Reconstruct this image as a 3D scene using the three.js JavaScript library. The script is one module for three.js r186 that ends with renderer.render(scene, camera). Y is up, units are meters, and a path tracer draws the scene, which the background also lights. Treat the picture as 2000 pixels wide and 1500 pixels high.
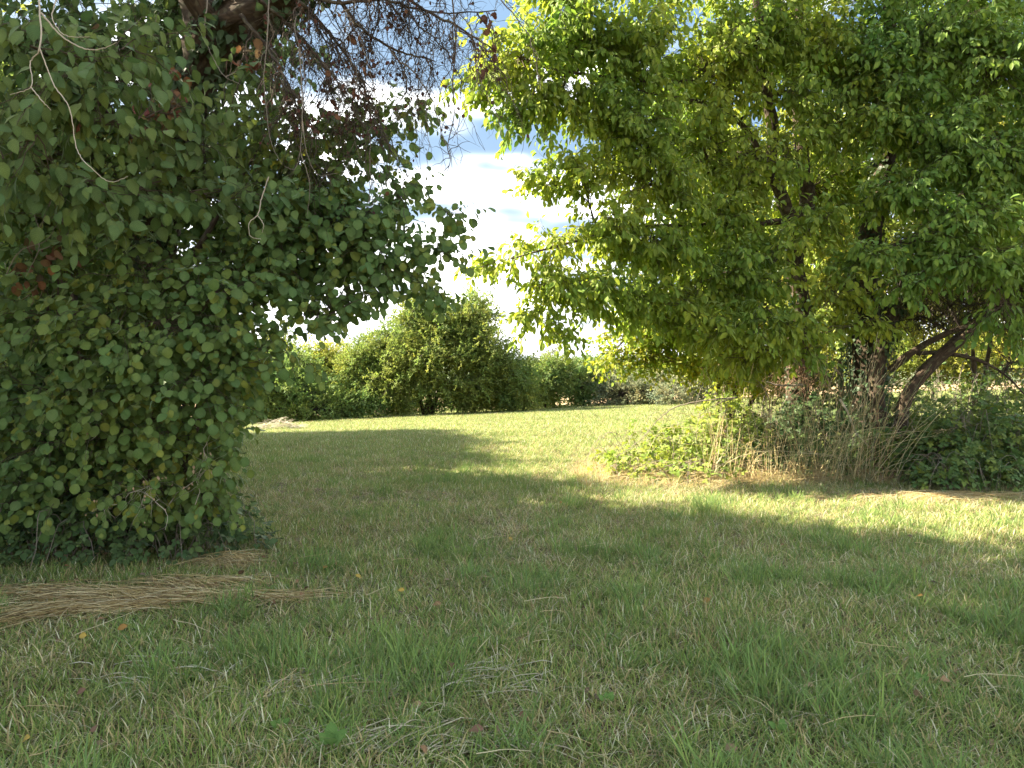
import * as THREE from 'three';
import { mergeGeometries } from 'three/addons/utils/BufferGeometryUtils.js';

// ---------------------------------------------------------------- camera, sky, sun, exposure
const scene = new THREE.Scene();
const EYE = 1.55, FOV = 54;
const camera = new THREE.PerspectiveCamera(FOV, 4 / 3, 0.05, 1500);
camera.position.set(0, EYE, 0);
camera.lookAt(0, EYE, -10);
const renderer = new THREE.WebGLRenderer();
renderer.toneMapping = THREE.LinearToneMapping;
renderer.toneMappingExposure = 6;
renderer.shadowMap.enabled = true;

const R = THREE.MathUtils.degToRad;
const SUN_AZ = 66, SUN_EL = 36;                       // degrees left of the view direction, degrees above the horizon
const sunDir = new THREE.Vector3(-Math.sin(R(SUN_AZ)) * Math.cos(R(SUN_EL)), Math.sin(R(SUN_EL)), -Math.cos(R(SUN_AZ)) * Math.cos(R(SUN_EL)));
const sun = new THREE.DirectionalLight(new THREE.Color().setRGB(1, 0.89, 0.68), 5);
sun.name = 'sun';
sun.position.copy(sunDir).multiplyScalar(80);
sun.target.position.set(0, 0, -15);
sun.castShadow = true;
sun.shadow.radius = 1;
Object.assign(sun.shadow.camera, { left: -50, right: 50, top: 50, bottom: -50, near: 1, far: 200 });
scene.add(sun, sun.target);

// small seeded generators and noises
const rng = (a) => () => { a = (a + 0x6d2b79f5) | 0; let t = Math.imul(a ^ (a >>> 15), 1 | a); t = (t + Math.imul(t ^ (t >>> 7), 61 | t)) ^ t; return ((t ^ (t >>> 14)) >>> 0) / 4294967296; };
const hash = (x, y, s = 0) => { let h = Math.imul(x | 0, 374761393) ^ Math.imul(y | 0, 668265263) ^ Math.imul(s | 0, 1274126177); h = Math.imul(h ^ (h >>> 13), 1274126177); return ((h ^ (h >>> 16)) >>> 0) / 4294967296; };
const sm = (t) => t * t * (3 - 2 * t), clamp = (x, a = 0, b = 1) => Math.min(b, Math.max(a, x)), lerp = (a, b, t) => a + (b - a) * t, step = (a, b, x) => sm(clamp((x - a) / (b - a)));
function noise(x, y, s = 0, wrap = 0) {
  const ix = Math.floor(x), iy = Math.floor(y), fx = sm(x - ix), fy = sm(y - iy), w = (v) => (wrap ? ((v % wrap) + wrap) % wrap : v);
  return lerp(lerp(hash(w(ix), w(iy), s), hash(w(ix + 1), w(iy), s), fx), lerp(hash(w(ix), w(iy + 1), s), hash(w(ix + 1), w(iy + 1), s), fx), fy);
}
const fbm = (x, y, s = 0, o = 4, wrap = 0) => { let v = 0, a = 0.5, k = 1; for (let i = 0; i < o; i++, a *= 0.5, k *= 2) v += a * noise(x * k, y * k, s + i, wrap * k); return v / (1 - Math.pow(0.5, o)); };

{ // the sky: clear blue aloft, streaks of bright cloud, white towards the horizon and the sun
  const W = 1024, H = 512, data = new Float32Array(W * H * 4);
  for (let j = 0; j < H; j++) {
    const up = ((j + 0.5) / H - 0.5) * Math.PI, y = Math.sin(up);
    for (let i = 0; i < W; i++) {
      const a = ((i + 0.5) / W - 0.5) * 2 * Math.PI, x = Math.cos(a) * Math.cos(up), z = Math.sin(a) * Math.cos(up);
      const cs = clamp(x * sunDir.x + y * sunDir.y + z * sunDir.z, -1, 1), ang = Math.acos(cs);
      const e = clamp(y), hz = Math.exp(-e * 10);
      let c = [lerp(0.04, 0.38, hz), lerp(0.08, 0.39, hz), lerp(0.133, 0.4, hz)];
      const glow = 0.8 * Math.exp(-ang / 0.22) + 0.06 * Math.exp(-ang / 0.8);
      c = c.map((v, k) => v + glow * [1, 0.97, 0.9][k]);
      if (y > 0.015) {
        const k = 1 / (y + 0.06), u = x * k, v = z * k, n = fbm(u * 1.1 + 6.24, v * 2.6 + 2.91, 5, 5) + 0.22 * fbm(u * 5, v * 9, 21, 3) - 0.11;
        const cover = lerp(0.535, 0.36, clamp(Math.exp(-e * 6) * 1.35)), m = step(cover - 0.02, cover + 0.22, n) * step(0.015, 0.08, y);
        const lit = 0.8 + 0.4 * Math.exp(-ang / 0.7);
        c = c.map((v2, q) => lerp(v2, lit * [1, 0.985, 0.95][q], m * 0.9));
      }
      if (y < 0) c = c.map((v, k) => lerp(v, [0.09, 0.1, 0.05][k], clamp(-y * 12)));
      data.set([c[0], c[1], c[2], 1], (j * W + i) * 4);
    }
  }
  const t = new THREE.DataTexture(data, W, H, THREE.RGBAFormat, THREE.FloatType);
  t.mapping = THREE.EquirectangularReflectionMapping; t.magFilter = THREE.LinearFilter; t.needsUpdate = true;
  scene.background = t; scene.environment = t;
}

// ---------------------------------------------------------------- helpers
const V = (x, y, z) => new THREE.Vector3(x, y, z);
const F = 750 / Math.tan(R(FOV / 2));
const at = (px, py, d) => V((px - 1000) / F * d, EYE + (750 - py) / F * d, -d);    // a place seen in the photograph, at its own distance
const ground = (x, z) => 0.041 * (x + 0.8) * step(9, 36, -z) * (1 - 0.6 * step(20, 60, Math.abs(x))) + 0.06 * (fbm(x * 0.45, z * 0.45, 3, 3) - 0.5) * (1 - step(15, 40, -z)) - (1 - step(50, 140, -z)) * 0 ;
const onGround = (px, d, lift = 0) => { const x = (px - 1000) / F * d; return V(x, ground(x, -d) + lift, -d); };
const names = new Map();
const numbered = (n) => { const k = names.get(n) ?? 0; names.set(n, k + 1); return k ? n + '_' + String(k).padStart(3, '0') : n; };
function tag(o, label, category, group, kind) { o.userData.label = label; o.userData.category = category; if (group) o.userData.group = group; if (kind) o.userData.kind = kind; return o; }
function thing(name, label, category, pos = V(0, 0, 0), group) { const g = new THREE.Group(); g.name = numbered(name); g.position.copy(pos); scene.add(g); return tag(g, label, category, group); }
function part(name, geo, mat, parent, top) { const m = new THREE.Mesh(geo, mat); m.name = parent === scene ? numbered(name) : name; m.castShadow = m.receiveShadow = true; if (parent !== scene && !top) m.position.copy(parent.position).negate(); parent.add(m); return m; }

class GB {   // collects tubes, blades and leaves into one geometry
  constructor() { this.p = []; this.u = []; this.i = []; this.c = []; this.n = 0; }
  vert(x, y, z, u = 0, v = 0, c = [1, 1, 1]) { this.p.push(x, y, z); this.u.push(u, v); this.c.push(c[0], c[1], c[2]); return this.n++; }
  tube(pts, radii, sides = 5, c = [1, 1, 1], rough = 0, seed = 0) {
    const rr = (i) => (typeof radii === 'function' ? radii(i / (pts.length - 1)) : radii[i]);
    let nrm = V(0.31, 0.2, 0.93), t = V(), len = 0; const b = V();
    let prev = -1;
    for (let i = 0; i < pts.length; i++) {
      t.subVectors(pts[Math.min(i + 1, pts.length - 1)], pts[Math.max(i - 1, 0)]).normalize();
      nrm.addScaledVector(t, -nrm.dot(t)); if (nrm.lengthSq() < 1e-6) nrm.set(1, 0, 0).addScaledVector(t, -t.x); nrm.normalize(); b.crossVectors(t, nrm);
      if (i) len += pts[i].distanceTo(pts[i - 1]);
      const first = this.n, r = rr(i);
      for (let k = 0; k <= sides; k++) {
        const a = k / sides * 2 * Math.PI, q = r * (1 + rough * (noise((k % sides) * 1.3 + seed * 7, len * 4 / Math.max(0.2, 1), 9) - 0.5)), ca = Math.cos(a) * q, sa = Math.sin(a) * q;
        this.vert(pts[i].x + nrm.x * ca + b.x * sa, pts[i].y + nrm.y * ca + b.y * sa, pts[i].z + nrm.z * ca + b.z * sa, k / sides * Math.max(0.06, 6.28 * r), len, c);
      }
      if (prev >= 0) for (let k = 0; k < sides; k++) this.i.push(prev + k, prev + k + 1, first + k, prev + k + 1, first + k + 1, first + k);
      prev = first;
    }
    const e = pts[pts.length - 1], top = this.vert(e.x, e.y, e.z, 0, len, c);
    for (let k = 0; k < sides; k++) this.i.push(prev + k, prev + k + 1, top);
    return this;
  }
  geo(smooth = true) {
    const g = new THREE.BufferGeometry();
    g.setAttribute('position', new THREE.Float32BufferAttribute(this.p, 3)); g.setAttribute('uv', new THREE.Float32BufferAttribute(this.u, 2)); g.setAttribute('color', new THREE.Float32BufferAttribute(this.c, 3));
    g.setIndex(this.i); g.computeVertexNormals(); return g;
  }
}
const bez = (a, b, c, n) => Array.from({ length: n + 1 }, (_, i) => { const t = i / n; return V(0, 0, 0).addScaledVector(a, (1 - t) * (1 - t)).addScaledVector(b, 2 * t * (1 - t)).addScaledVector(c, t * t); });
const spline = (pts, n) => new THREE.CatmullRomCurve3(pts).getPoints(n);
const rv = (r, s = 1) => V((r() * 2 - 1) * s, (r() * 2 - 1) * s, (r() * 2 - 1) * s);
const wobble = (pts, r, s) => pts.map((p, i) => (i && i < pts.length - 1 ? p.clone().add(rv(r, s)) : p));

// textures
function tex(w, fn, srgb = true) {
  const d = new Uint8Array(w * w * 4);
  for (let j = 0; j < w; j++) for (let i = 0; i < w; i++) { const c = fn(i / w, j / w); d.set([clamp(c[0]) * 255, clamp(c[1]) * 255, clamp(c[2]) * 255, 255], (j * w + i) * 4); }
  const t = new THREE.DataTexture(d, w, w); t.wrapS = t.wrapT = THREE.RepeatWrapping; t.magFilter = THREE.LinearFilter; t.minFilter = THREE.LinearMipmapLinearFilter; t.generateMipmaps = true; if (srgb) t.colorSpace = THREE.SRGBColorSpace; t.needsUpdate = true; return t;
}
const barkH = (u, v) => { const w = fbm(u * 6, v * 6, 40, 3, 6) * 0.5; return 0.55 * fbm(u * 24 + w * 2, v * 6, 41, 4, 0) + 0.45 * Math.abs(noise(u * 16, v * 7 + w * 3, 44, 0) - 0.5) * 2; };
const barkMap = tex(256, (u, v) => { const h = barkH(u, v), l = step(0.56, 0.72, fbm(u * 8, v * 8, 47, 4, 8)); return [lerp(lerp(0.17, 0.37, h), 0.42, l * 0.5), lerp(lerp(0.135, 0.3, h), 0.41, l * 0.5), lerp(lerp(0.1, 0.23, h), 0.32, l * 0.5)]; });
const barkBump = tex(256, (u, v) => { const h = barkH(u, v); return [h, h, h]; }, false);
const bark = new THREE.MeshStandardMaterial({ map: barkMap, bumpMap: barkBump, bumpScale: 0.012, roughness: 0.95 });
bark.map.repeat.set(2, 2); bark.bumpMap.repeat.set(2, 2);
const woodMat = (r, g, b, rough = 0.9) => new THREE.MeshStandardMaterial({ color: new THREE.Color().setRGB(r, g, b), roughness: rough });
const twigMat = woodMat(0.085, 0.06, 0.042), darkTwig = woodMat(0.055, 0.042, 0.032), paleTwig = woodMat(0.42, 0.36, 0.28), greyTwig = woodMat(0.2, 0.165, 0.13);
const strawMat = (r, g, b) => new THREE.MeshPhysicalMaterial({ color: new THREE.Color().setRGB(r, g, b), roughness: 0.95, transmission: 0.15, thickness: 0, side: THREE.DoubleSide });
const veins = tex(128, (u, v) => { const a = Math.abs(u - 0.5) * 2, k = (v - a * 0.3) * 8, line = Math.exp(-(((k - Math.round(k)) / 0.11) ** 2)) * step(1.02, 0.55, a), n = 0.86 + 0.1 * (fbm(u * 9, v * 9, 55, 3) - 0.5) + 0.12 * line; return [n, n, n * 0.99]; });
const leafMat = (r, g, b, t = 0.45, coat = 0.25) => new THREE.MeshPhysicalMaterial({ map: veins, color: new THREE.Color().setRGB(r, g, b), roughness: 0.97, specularIntensity: 0.35, transmission: t, thickness: 0, clearcoat: coat, clearcoatRoughness: 0.42, vertexColors: true, side: THREE.DoubleSide });

// leaves: base at the origin, blade along +y, upper face +z
function leafGeo({ L, W, prof, n = 6, serr = 0, fold = 0.25, curl = 0.15, stalk = 0.12, seed = 1, wave = 0 }) {
  const r = rng(seed), g = new GB(), rows = [];
  const s0 = stalk * L;
  if (stalk) { const a = g.vert(-0.0012, 0, 0, 0, 0, [1.1, 1.0, 0.8]), b = g.vert(0.0012, 0, 0, 0, 0, [1.1, 1, 0.8]), c = g.vert(0, s0, 0, 0, 0, [1.1, 1, 0.8]); g.i.push(a, b, c); }
  for (let i = 0; i <= n; i++) {
    const t = i / n, y = s0 + t * L, w = prof(t) * W / 2 * (i && i < n ? 1 + serr * (i % 2 ? 1 : -1) * (0.7 + 0.6 * r()) : 1), z = -curl * L * t * t, k = 0.94 + 0.12 * r();
    const lift = fold * w, wv = wave * L * Math.sin(t * 9 + r()) * 0.5;
    rows.push([g.vert(-w, y, z + lift + wv, 0, t, [k, k, k]), g.vert(0, y + 0.03 * L * 0, z, 0.5, t, [1.22, 1.16, 1.15]), g.vert(w, y, z + lift - wv, 1, t, [k, k, k])]);
  }
  for (let i = 0; i < n; i++) for (const k of [0, 1]) { const [a, b, c, d] = [rows[i][k], rows[i][k + 1], rows[i + 1][k], rows[i + 1][k + 1]]; g.i.push(a, b, c, b, d, c); }
  return g.geo();
}
const ovate = (p, q) => (t) => Math.pow(Math.max(0, Math.sin(Math.PI * Math.pow(t, p))), q);
const tipped = (p, q, cut) => (t) => (t < cut ? Math.pow(Math.max(0, Math.sin(Math.PI * Math.pow(t / cut * 0.93, p))), q) : Math.pow(Math.max(0, Math.sin(Math.PI * Math.pow(0.93, p))), q) * (1 - t) / (1 - cut));
function compound(leaf, list) {   // leaflets of one leaf: [x, y, turn, size]
  return mergeGeometries(list.map(([x, y, a, s]) => { const g = leaf.clone(); g.applyMatrix4(new THREE.Matrix4().compose(V(x, y, 0), new THREE.Quaternion().setFromEuler(new THREE.Euler(0, 0, a)), V(s, s, s))); return g; }));
}
const GEO = {
  hazel: leafGeo({ L: 0.096, W: 0.084, prof: tipped(1.08, 0.5, 0.9), n: 11, serr: 0.06, fold: 0.24, curl: 0.2, stalk: 0.14, seed: 3, wave: 0.05 }),
  lime: leafGeo({ L: 0.118, W: 0.082, prof: tipped(0.88, 0.62, 0.86), n: 9, serr: 0.04, fold: 0.2, curl: 0.22, stalk: 0.25, seed: 4, wave: 0.03 }),
  cherry: leafGeo({ L: 0.122, W: 0.062, prof: tipped(1.0, 0.72, 0.9), n: 6, serr: 0.03, fold: 0.35, curl: 0.2, stalk: 0.25, seed: 5, wave: 0.03 }),
  maple: leafGeo({ L: 0.075, W: 0.075, prof: (t) => [0.35, 0.8, 1, 0.55, 0.8, 0.4, 0][Math.round(t * 6)], n: 6, fold: 0.2, curl: 0.15, stalk: 0.3, seed: 6 }),
  small: leafGeo({ L: 0.055, W: 0.034, prof: ovate(0.9, 0.8), n: 4, fold: 0.25, curl: 0.15, stalk: 0.12, seed: 7 }),
  ivy: leafGeo({ L: 0.07, W: 0.07, prof: (t) => [0.5, 1, 0.75, 0.45, 0][Math.round(t * 4)], n: 4, fold: 0.12, curl: 0.1, stalk: 0.2, seed: 8 }),
};
const bl = leafGeo({ L: 0.075, W: 0.052, prof: tipped(0.85, 0.65, 0.88), n: 6, serr: 0.05, fold: 0.25, curl: 0.15, stalk: 0.08, seed: 9 });
GEO.bramble = compound(bl, [[0, 0.05, 0, 1.05], [0, 0.035, 1.15, 0.85], [0, 0.035, -1.15, 0.85]]);
const spray = (leaf, n, len, seed, droop = 0.5) => {   // a short shoot with leaves, for plants too far off to see single leaves
  const r = rng(seed), list = [], m = new THREE.Matrix4(), q = new THREE.Quaternion();
  for (let i = 0; i < n; i++) { const g = leaf.clone(), t = i / (n - 1), a = i * 2.4; q.setFromEuler(new THREE.Euler((r() - 0.3) * 1.3, a, (r() - 0.5) * 1.6 + (i % 2 ? 0.9 : -0.9))); const s = 0.8 + 0.4 * r(); m.compose(V((r() - 0.5) * 0.05, t * len, (r() - 0.5) * 0.05), q, V(s, s, s)); g.applyMatrix4(m); list.push(g); }
  return mergeGeometries(list);
};
const farLeaf = leafGeo({ L: 0.11, W: 0.07, prof: ovate(0.9, 0.8), n: 3, fold: 0.3, curl: 0.15, stalk: 0, seed: 11 });
GEO.farSpray = spray(farLeaf, 11, 0.42, 12);

// ---------------------------------------------------------------- plants
const UP = V(0, 1, 0), _m = new THREE.Matrix4();
function basis(pos, dir, nrm, s) { const y = dir.clone().normalize(), z = nrm.clone().addScaledVector(y, -nrm.dot(y)); if (z.lengthSq() < 1e-5) z.set(0.3, 0.1, 1).addScaledVector(y, -(0.3 * y.x + 0.1 * y.y + y.z)); z.normalize(); const x = y.clone().cross(z); return new THREE.Matrix4().makeBasis(x.multiplyScalar(s), y.multiplyScalar(s), z.multiplyScalar(s)).setPosition(pos); }
class Plant {
  constructor(root, seed) { this.root = root; this.r = rng(seed); this.skel = []; this.wood = new GB(); this.leaves = []; }
  stem(pts, radii, mat = bark, name = 'stem', sides = 12, n = 24, rough = 0.5) {
    const c = spline(pts, n), k = radii.length - 1, rad = (t) => { const f = t * k, i = Math.min(k - 1, Math.floor(f)); return lerp(radii[i], radii[i + 1], f - i); };
    part(name, new GB().tube(c, rad, sides, [1, 1, 1], rough, this.r() * 50).geo(), mat, this.root);
    c.forEach((p, i) => this.skel.push({ p, r: rad(i / n) })); return c;
  }
  leaf(p, dir, nrm, s, tint) { this.leaves.push({ p, m: basis(p, dir, nrm, s), s, tint }); }
  // blobs: where boughs of leaves hang. Each gets a limb from the stem, boughs from the limb and leafy twigs from the boughs.
  crown(blobs, o) {
    const r = this.r, down = V(0, -1, 0);
    for (const b of blobs) {
      let best = null, bd = 1e9;
      for (const k of this.skel) { const d = k.p.distanceTo(b.c) + Math.max(0, k.p.y - b.c.y + 0.2) * (o.rise ?? 1.2); if (d < bd) { bd = d; best = k; } }
      const a = best.p, len = a.distanceTo(b.c), mid = a.clone().lerp(b.c, 0.5).add(V(0, (o.arch ?? 0.12) * len, 0)).add(rv(r, 0.08 * len));
      const r0 = Math.min(best.r * 0.7, (o.limb ?? 0.012) * (0.6 + len * 0.7)), limb = wobble(bez(a, mid, b.c, 10), r, 0.025 * Math.min(1, len));
      if (o.limbs !== false && len > 0.25) part('limb', new GB().tube(limb, (t) => lerp(r0, r0 * 0.3, t), 7, [1, 1, 1], 0.3).geo(), o.woodMat ?? bark, this.root);
      if (o.join) limb.forEach((p, i) => this.skel.push({ p, r: lerp(r0, r0 * 0.35, i / 10) }));
      for (let k = 0; k < b.n * (o.mult ?? 1); k++) {
        const s = limb[Math.floor(lerp(b.t0 ?? 3, 10.99, r()))], u = rv(r); while (u.lengthSq() > 1 || u.lengthSq() < 0.02) u.copy(rv(r)); u.setLength(Math.pow(u.length(), 0.6));
        const e = b.c.clone().add(V(u.x * b.r[0], u.y * b.r[1], u.z * b.r[2])), bl2 = s.distanceTo(e); if (bl2 < 0.05) continue;
        const ctrl = s.clone().lerp(e, 0.5).add(V(0, (o.bough ?? 0.15) * bl2, 0)).add(rv(r, 0.12 * bl2)), bough = wobble(bez(s, ctrl, e, 6), r, 0.03 * bl2), br = o.boughR ?? 0.005;
        this.wood.tube(bough, (t) => lerp(br * (0.8 + 0.6 * bl2), br * 0.4, t), 4);
        const nt = Math.max(2, Math.round(bl2 * 0.75 / o.twigStep));
        for (let q = 0; q <= nt; q++) {
          const f = lerp(0.25, 1, q / nt), fi = f * 6, i0 = Math.min(5, Math.floor(fi)), p = bough[i0].clone().lerp(bough[i0 + 1], fi - i0), tang = bough[i0 + 1].clone().sub(bough[i0]).normalize();
          const side = rv(r).normalize(), td = tang.clone().multiplyScalar(q === nt ? 1.4 : 0.7).addScaledVector(side, 0.8).addScaledVector(down, o.twigDroop ?? 0.15).normalize(), tl = o.twigLen * (0.6 + 0.8 * r());
          const e2 = p.clone().addScaledVector(td, tl).addScaledVector(down, (o.sag ?? 0.2) * tl * r()), tw = [p, p.clone().lerp(e2, 0.5).add(rv(r, 0.06 * tl)).add(V(0, 0.05 * tl, 0)), e2];
          if (!(r() < (o.bareTwig ?? 0))) {
            const nl = Math.max(2, Math.round(tl / o.leafStep));
            for (let j = 1; j <= nl; j++) {
              const g = j / nl * 2, gi = Math.min(1, Math.floor(g)), lp = tw[gi].clone().lerp(tw[gi + 1], g - gi), sd = side.clone().cross(td).multiplyScalar(j % 2 ? 1 : -1);
              const dir = td.clone().multiplyScalar(o.along).addScaledVector(sd, o.side).addScaledVector(down, o.droop * (0.5 + r())).add(rv(r, 0.35)), out = lp.clone().sub(b.c).normalize();
              const nrm = V(0, 0, 0).addScaledVector(UP, o.up).addScaledVector(out, o.out).add(rv(r, o.nr)); if (o.face) nrm.add(o.face);
              this.leaf(lp, dir, nrm, (o.size ?? 1) * (o.vary ? 0.45 + 0.85 * r() : 0.65 + 0.6 * r()));
            }
          }
          this.wood.tube(tw, (t) => lerp(br * 0.45, br * 0.25, t), 3);
        }
      }
    }
  }
  finish(geo, mat, tints, { parts = 0, partMats, twig = twigMat, name = 'foliage', leafName = 'leaf', woodName = 'twigs' } = {}) {
    const r = this.r, root = this.root;
    if (this.wood.n) { const w = part(woodName, this.wood.geo(), twig, root); w.userData.kind = 'stuff'; this.wood = new GB(); }
    let list = this.leaves; this.leaves = [];
    if (parts) {   // the leaves that show largest become parts of their own
      const cells = new Map();
      for (const l of list) { const d = -l.p.z; if (d < 0.3) continue; const px = 1000 + l.p.x / d * F, py = 750 - (l.p.y - EYE) / d * F; if (px < 5 || px > 1995 || py < 5 || py > 1495) continue; const k = (px / 14 | 0) * 1000 + (py / 14 | 0); if (!cells.has(k) || cells.get(k).d > d) cells.set(k, { l, d }); }
      const pick = [...cells.values()].sort((a, b) => b.l.s / b.d - a.l.s / a.d).slice(0, parts).map((x) => x.l), chosen = new Set(pick);
      list = list.filter((l) => !chosen.has(l));
      pick.forEach((l, i) => { const m = new THREE.Mesh(geo, partMats[i % partMats.length]); m.name = leafName; m.castShadow = m.receiveShadow = true; _m.copy(l.m).setPosition(l.p.clone().sub(root.position)); _m.decompose(m.position, m.quaternion, m.scale); root.add(m); });
    }
    if (!list.length) return;
    const im = new THREE.InstancedMesh(geo, mat, list.length), c = new THREE.Color(); im.name = name; im.userData.kind = 'stuff'; im.castShadow = im.receiveShadow = true; im.position.copy(root.position).negate();
    list.forEach((l, i) => { im.setMatrixAt(i, l.m); const t = l.tint ?? tints[Math.min(tints.length - 1, Math.floor(Math.pow(r(), 1.6) * tints.length))], k = 0.8 + 0.4 * r(), q = fbm(l.p.x * 1.1 + l.p.z * 0.7 + 40, l.p.y * 1.1 + 40, 17, 2) - 0.5; im.setColorAt(i, c.setRGB(t[0] * k * (1 + 0.75 * q), t[1] * k * (1 + 0.35 * q), t[2] * k)); });   // leaves differ from bough to bough
    root.add(im);
    counts.push(root.name + ' ' + list.length);
  }
}
const counts = [];
const ivyMat = leafMat(0.05, 0.1, 0.035, 0.3, 0.35);
function ivyOn(P, c, k0, k1, n, rad, bare = 0.3) {   // ivy leaves clothing a stem between two of its points
  const r = P.r; for (let i = 0; i < n; i++) { const k = k0 + Math.floor(r() * (k1 - k0)), t = c[k + 1].clone().sub(c[k]).normalize(), out = rv(r); out.addScaledVector(t, -out.dot(t)).normalize(); if (noise(k * 0.4 + 5, Math.atan2(out.x, out.z) * 1.3, n) < bare) continue; P.leaf(c[k].clone().lerp(c[k + 1], r()).addScaledVector(out, lerp(rad[0], rad[1], (k - k0) / (k1 - k0)) + 0.14 * r() * r()), V(0, -0.9, 0).add(rv(r, 0.6)).addScaledVector(out, 0.3), out.clone().add(V(0, 0.5, 0)).add(rv(r, 0.4)), 0.6 + 0.7 * r(), [1, 1, 1]); }
  P.finish(GEO.ivy, ivyMat, [[1, 1, 1]], { name: 'ivy' });
}
const B = (px, py, d, rx, ry, rz, n, t0) => ({ c: at(px, py, d), r: [rx / F * d, ry / F * d, rz], n, t0 });
const tintMats = (r, g, b, t, coat, list) => list.map((k) => leafMat(r * k[0], g * k[1], b * k[2], t, coat));

// ---------------------------------------------------------------- the setting: meadow, stubble beyond the hedge, wooded hill
{
  const N = 220, g = new GB(), warp = (u) => Math.sign(u) * (Math.pow(Math.abs(u), 2.6) * 500 + Math.abs(u) * 12);
  for (let j = 0; j <= N; j++) for (let i = 0; i <= N; i++) { const x = warp(i / N * 2 - 1), z = warp(j / N * 2 - 1) - 8; g.vert(x, ground(x, z) - 0.012, z, x, z); }
  for (let j = 0; j < N; j++) for (let i = 0; i < N; i++) { const a = j * (N + 1) + i; g.i.push(a, a + N + 1, a + 1, a + 1, a + N + 1, a + N + 2); }
  const soil = tex(1024, (u, v) => {
    const n = fbm(u * 48, v * 48, 61, 4, 48), m = fbm(u * 6, v * 6, 66, 4, 6), f = noise(u * 300, v * 90, 70, 0), s = step(0.45, 0.6, m);
    return [lerp(0.24, 0.4, n) * lerp(0.95, 0.85, s) + f * 0.06, lerp(0.21, 0.35, n) * lerp(0.88, 0.98, s) + f * 0.05, lerp(0.13, 0.22, n) * 0.9 + f * 0.03];
  });
  soil.repeat.set(1 / 3, 1 / 3);
  const m = part('ground', g.geo(), new THREE.MeshStandardMaterial({ map: soil, roughness: 1 }), scene);
  m.userData.kind = 'structure'; m.userData.label = 'gently tilted meadow ground under the grass';
}
{
  const g = new GB(), nx = 60, nz = 10;
  for (let j = 0; j <= nz; j++) for (let i = 0; i <= nx; i++) { const x = lerp(-120, 120, i / nx), z = lerp(-49, -150, j / nz); g.vert(x, ground(x, z) + 0.03, z, x, z); }
  for (let j = 0; j < nz; j++) for (let i = 0; i < nx; i++) { const a = j * (nx + 1) + i; g.i.push(a, a + 1, a + nx + 1, a + 1, a + nx + 2, a + nx + 1); }
  const st = tex(256, (u, v) => { const n = fbm(u * 32, v * 32, 81, 4, 32); return [lerp(0.5, 0.66, n), lerp(0.42, 0.55, n), lerp(0.3, 0.4, n)]; }); st.repeat.set(0.25, 0.25);
  const m = part('stubble_field', g.geo(), new THREE.MeshStandardMaterial({ map: st, roughness: 1 }), scene); m.userData.kind = 'structure'; m.userData.label = 'pale dry stubble field beyond the far hedge';
}
{
  const g = new GB(), n = 90, rows = 10;
  for (let j = 0; j <= rows; j++) for (let i = 0; i <= n; i++) { const a = lerp(-0.75, 0.75, i / n), d = lerp(300, 420, j / rows), x = Math.sin(a) * d, z = -Math.cos(a) * d, t = Math.sin(Math.PI * j / rows / 2); g.vert(x, -1 + (9 + 8 * fbm(a * 6 + 4, 0.5, 90, 3) + 3.5 * fbm(a * 70, j * 1.3, 93, 3)) * t, z, x, z); }
  for (let j = 0; j < rows; j++) for (let i = 0; i < n; i++) { const a = j * (n + 1) + i; g.i.push(a, a + 1, a + n + 1, a + 1, a + n + 2, a + n + 1); }
  const m = part('wooded_hill', g.geo(), woodMat(0.09, 0.12, 0.05, 1), scene); m.userData.kind = 'structure'; m.userData.label = 'far wooded hill showing between the hedge trees';
}

// ---------------------------------------------------------------- grass
const GREEN = [[0.215, 0.285, 0.07], [0.165, 0.25, 0.065], [0.285, 0.34, 0.09], [0.13, 0.19, 0.06], [0.36, 0.375, 0.13]], LUSH = [[0.16, 0.255, 0.07], [0.2, 0.3, 0.075], [0.14, 0.215, 0.07], [0.25, 0.33, 0.085]], DRY = [[0.5, 0.42, 0.23], [0.42, 0.33, 0.17], [0.58, 0.51, 0.33], [0.32, 0.24, 0.13], [0.6, 0.56, 0.42]];
function tuft(seed, n, h0, h1, spread, lean, wid, cols, dryShare = 0, segs = 3) {
  const r = rng(seed), g = new GB();
  for (let i = 0; i < n; i++) {
    const a = r() * 6.28, rad = Math.sqrt(r()) * spread, az = a + (r() - 0.5) * 2.4, h = lerp(h0, h1, Math.pow(r(), 1.4)), l0 = lean * (0.15 + 0.85 * r()), bend = lean * (0.4 + 1.2 * r()), w = wid * (0.6 + 0.8 * r());
    const c = r() < dryShare ? DRY[Math.floor(r() * DRY.length)] : cols[Math.floor(r() * cols.length)], k = 0.8 + 0.4 * r(), col = c.map((v) => v * k);
    let x = Math.cos(a) * rad, z = Math.sin(a) * rad, y = -0.005; const sx = -Math.sin(az + 0.5 * (r() - 0.5)), sz = Math.cos(az), cx = Math.cos(az), cz = Math.sin(az); let prev = null;
    for (let s = 0; s <= segs; s++) {
      const t = s / segs, ww = w * (1 - t * t) * 0.5;
      const cur = s === segs ? [g.vert(x, y, z, 0, t, col)] : [g.vert(x - sx * ww, y, z - sz * ww, 0, t, col), g.vert(x + sx * ww, y, z + sz * ww, 0, t, col)];
      if (prev) { if (cur.length === 2) g.i.push(prev[0], prev[1], cur[0], prev[1], cur[1], cur[0]); else g.i.push(prev[0], prev[1], cur[0]); }
      prev = cur; const an = Math.min(1.75, l0 + bend * t), st = h / segs; x += cx * Math.sin(an) * st; z += cz * Math.sin(an) * st; y += Math.cos(an) * st; if (y < 0.002) y = 0.002;
    }
  }
  return g.geo();
}
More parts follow.
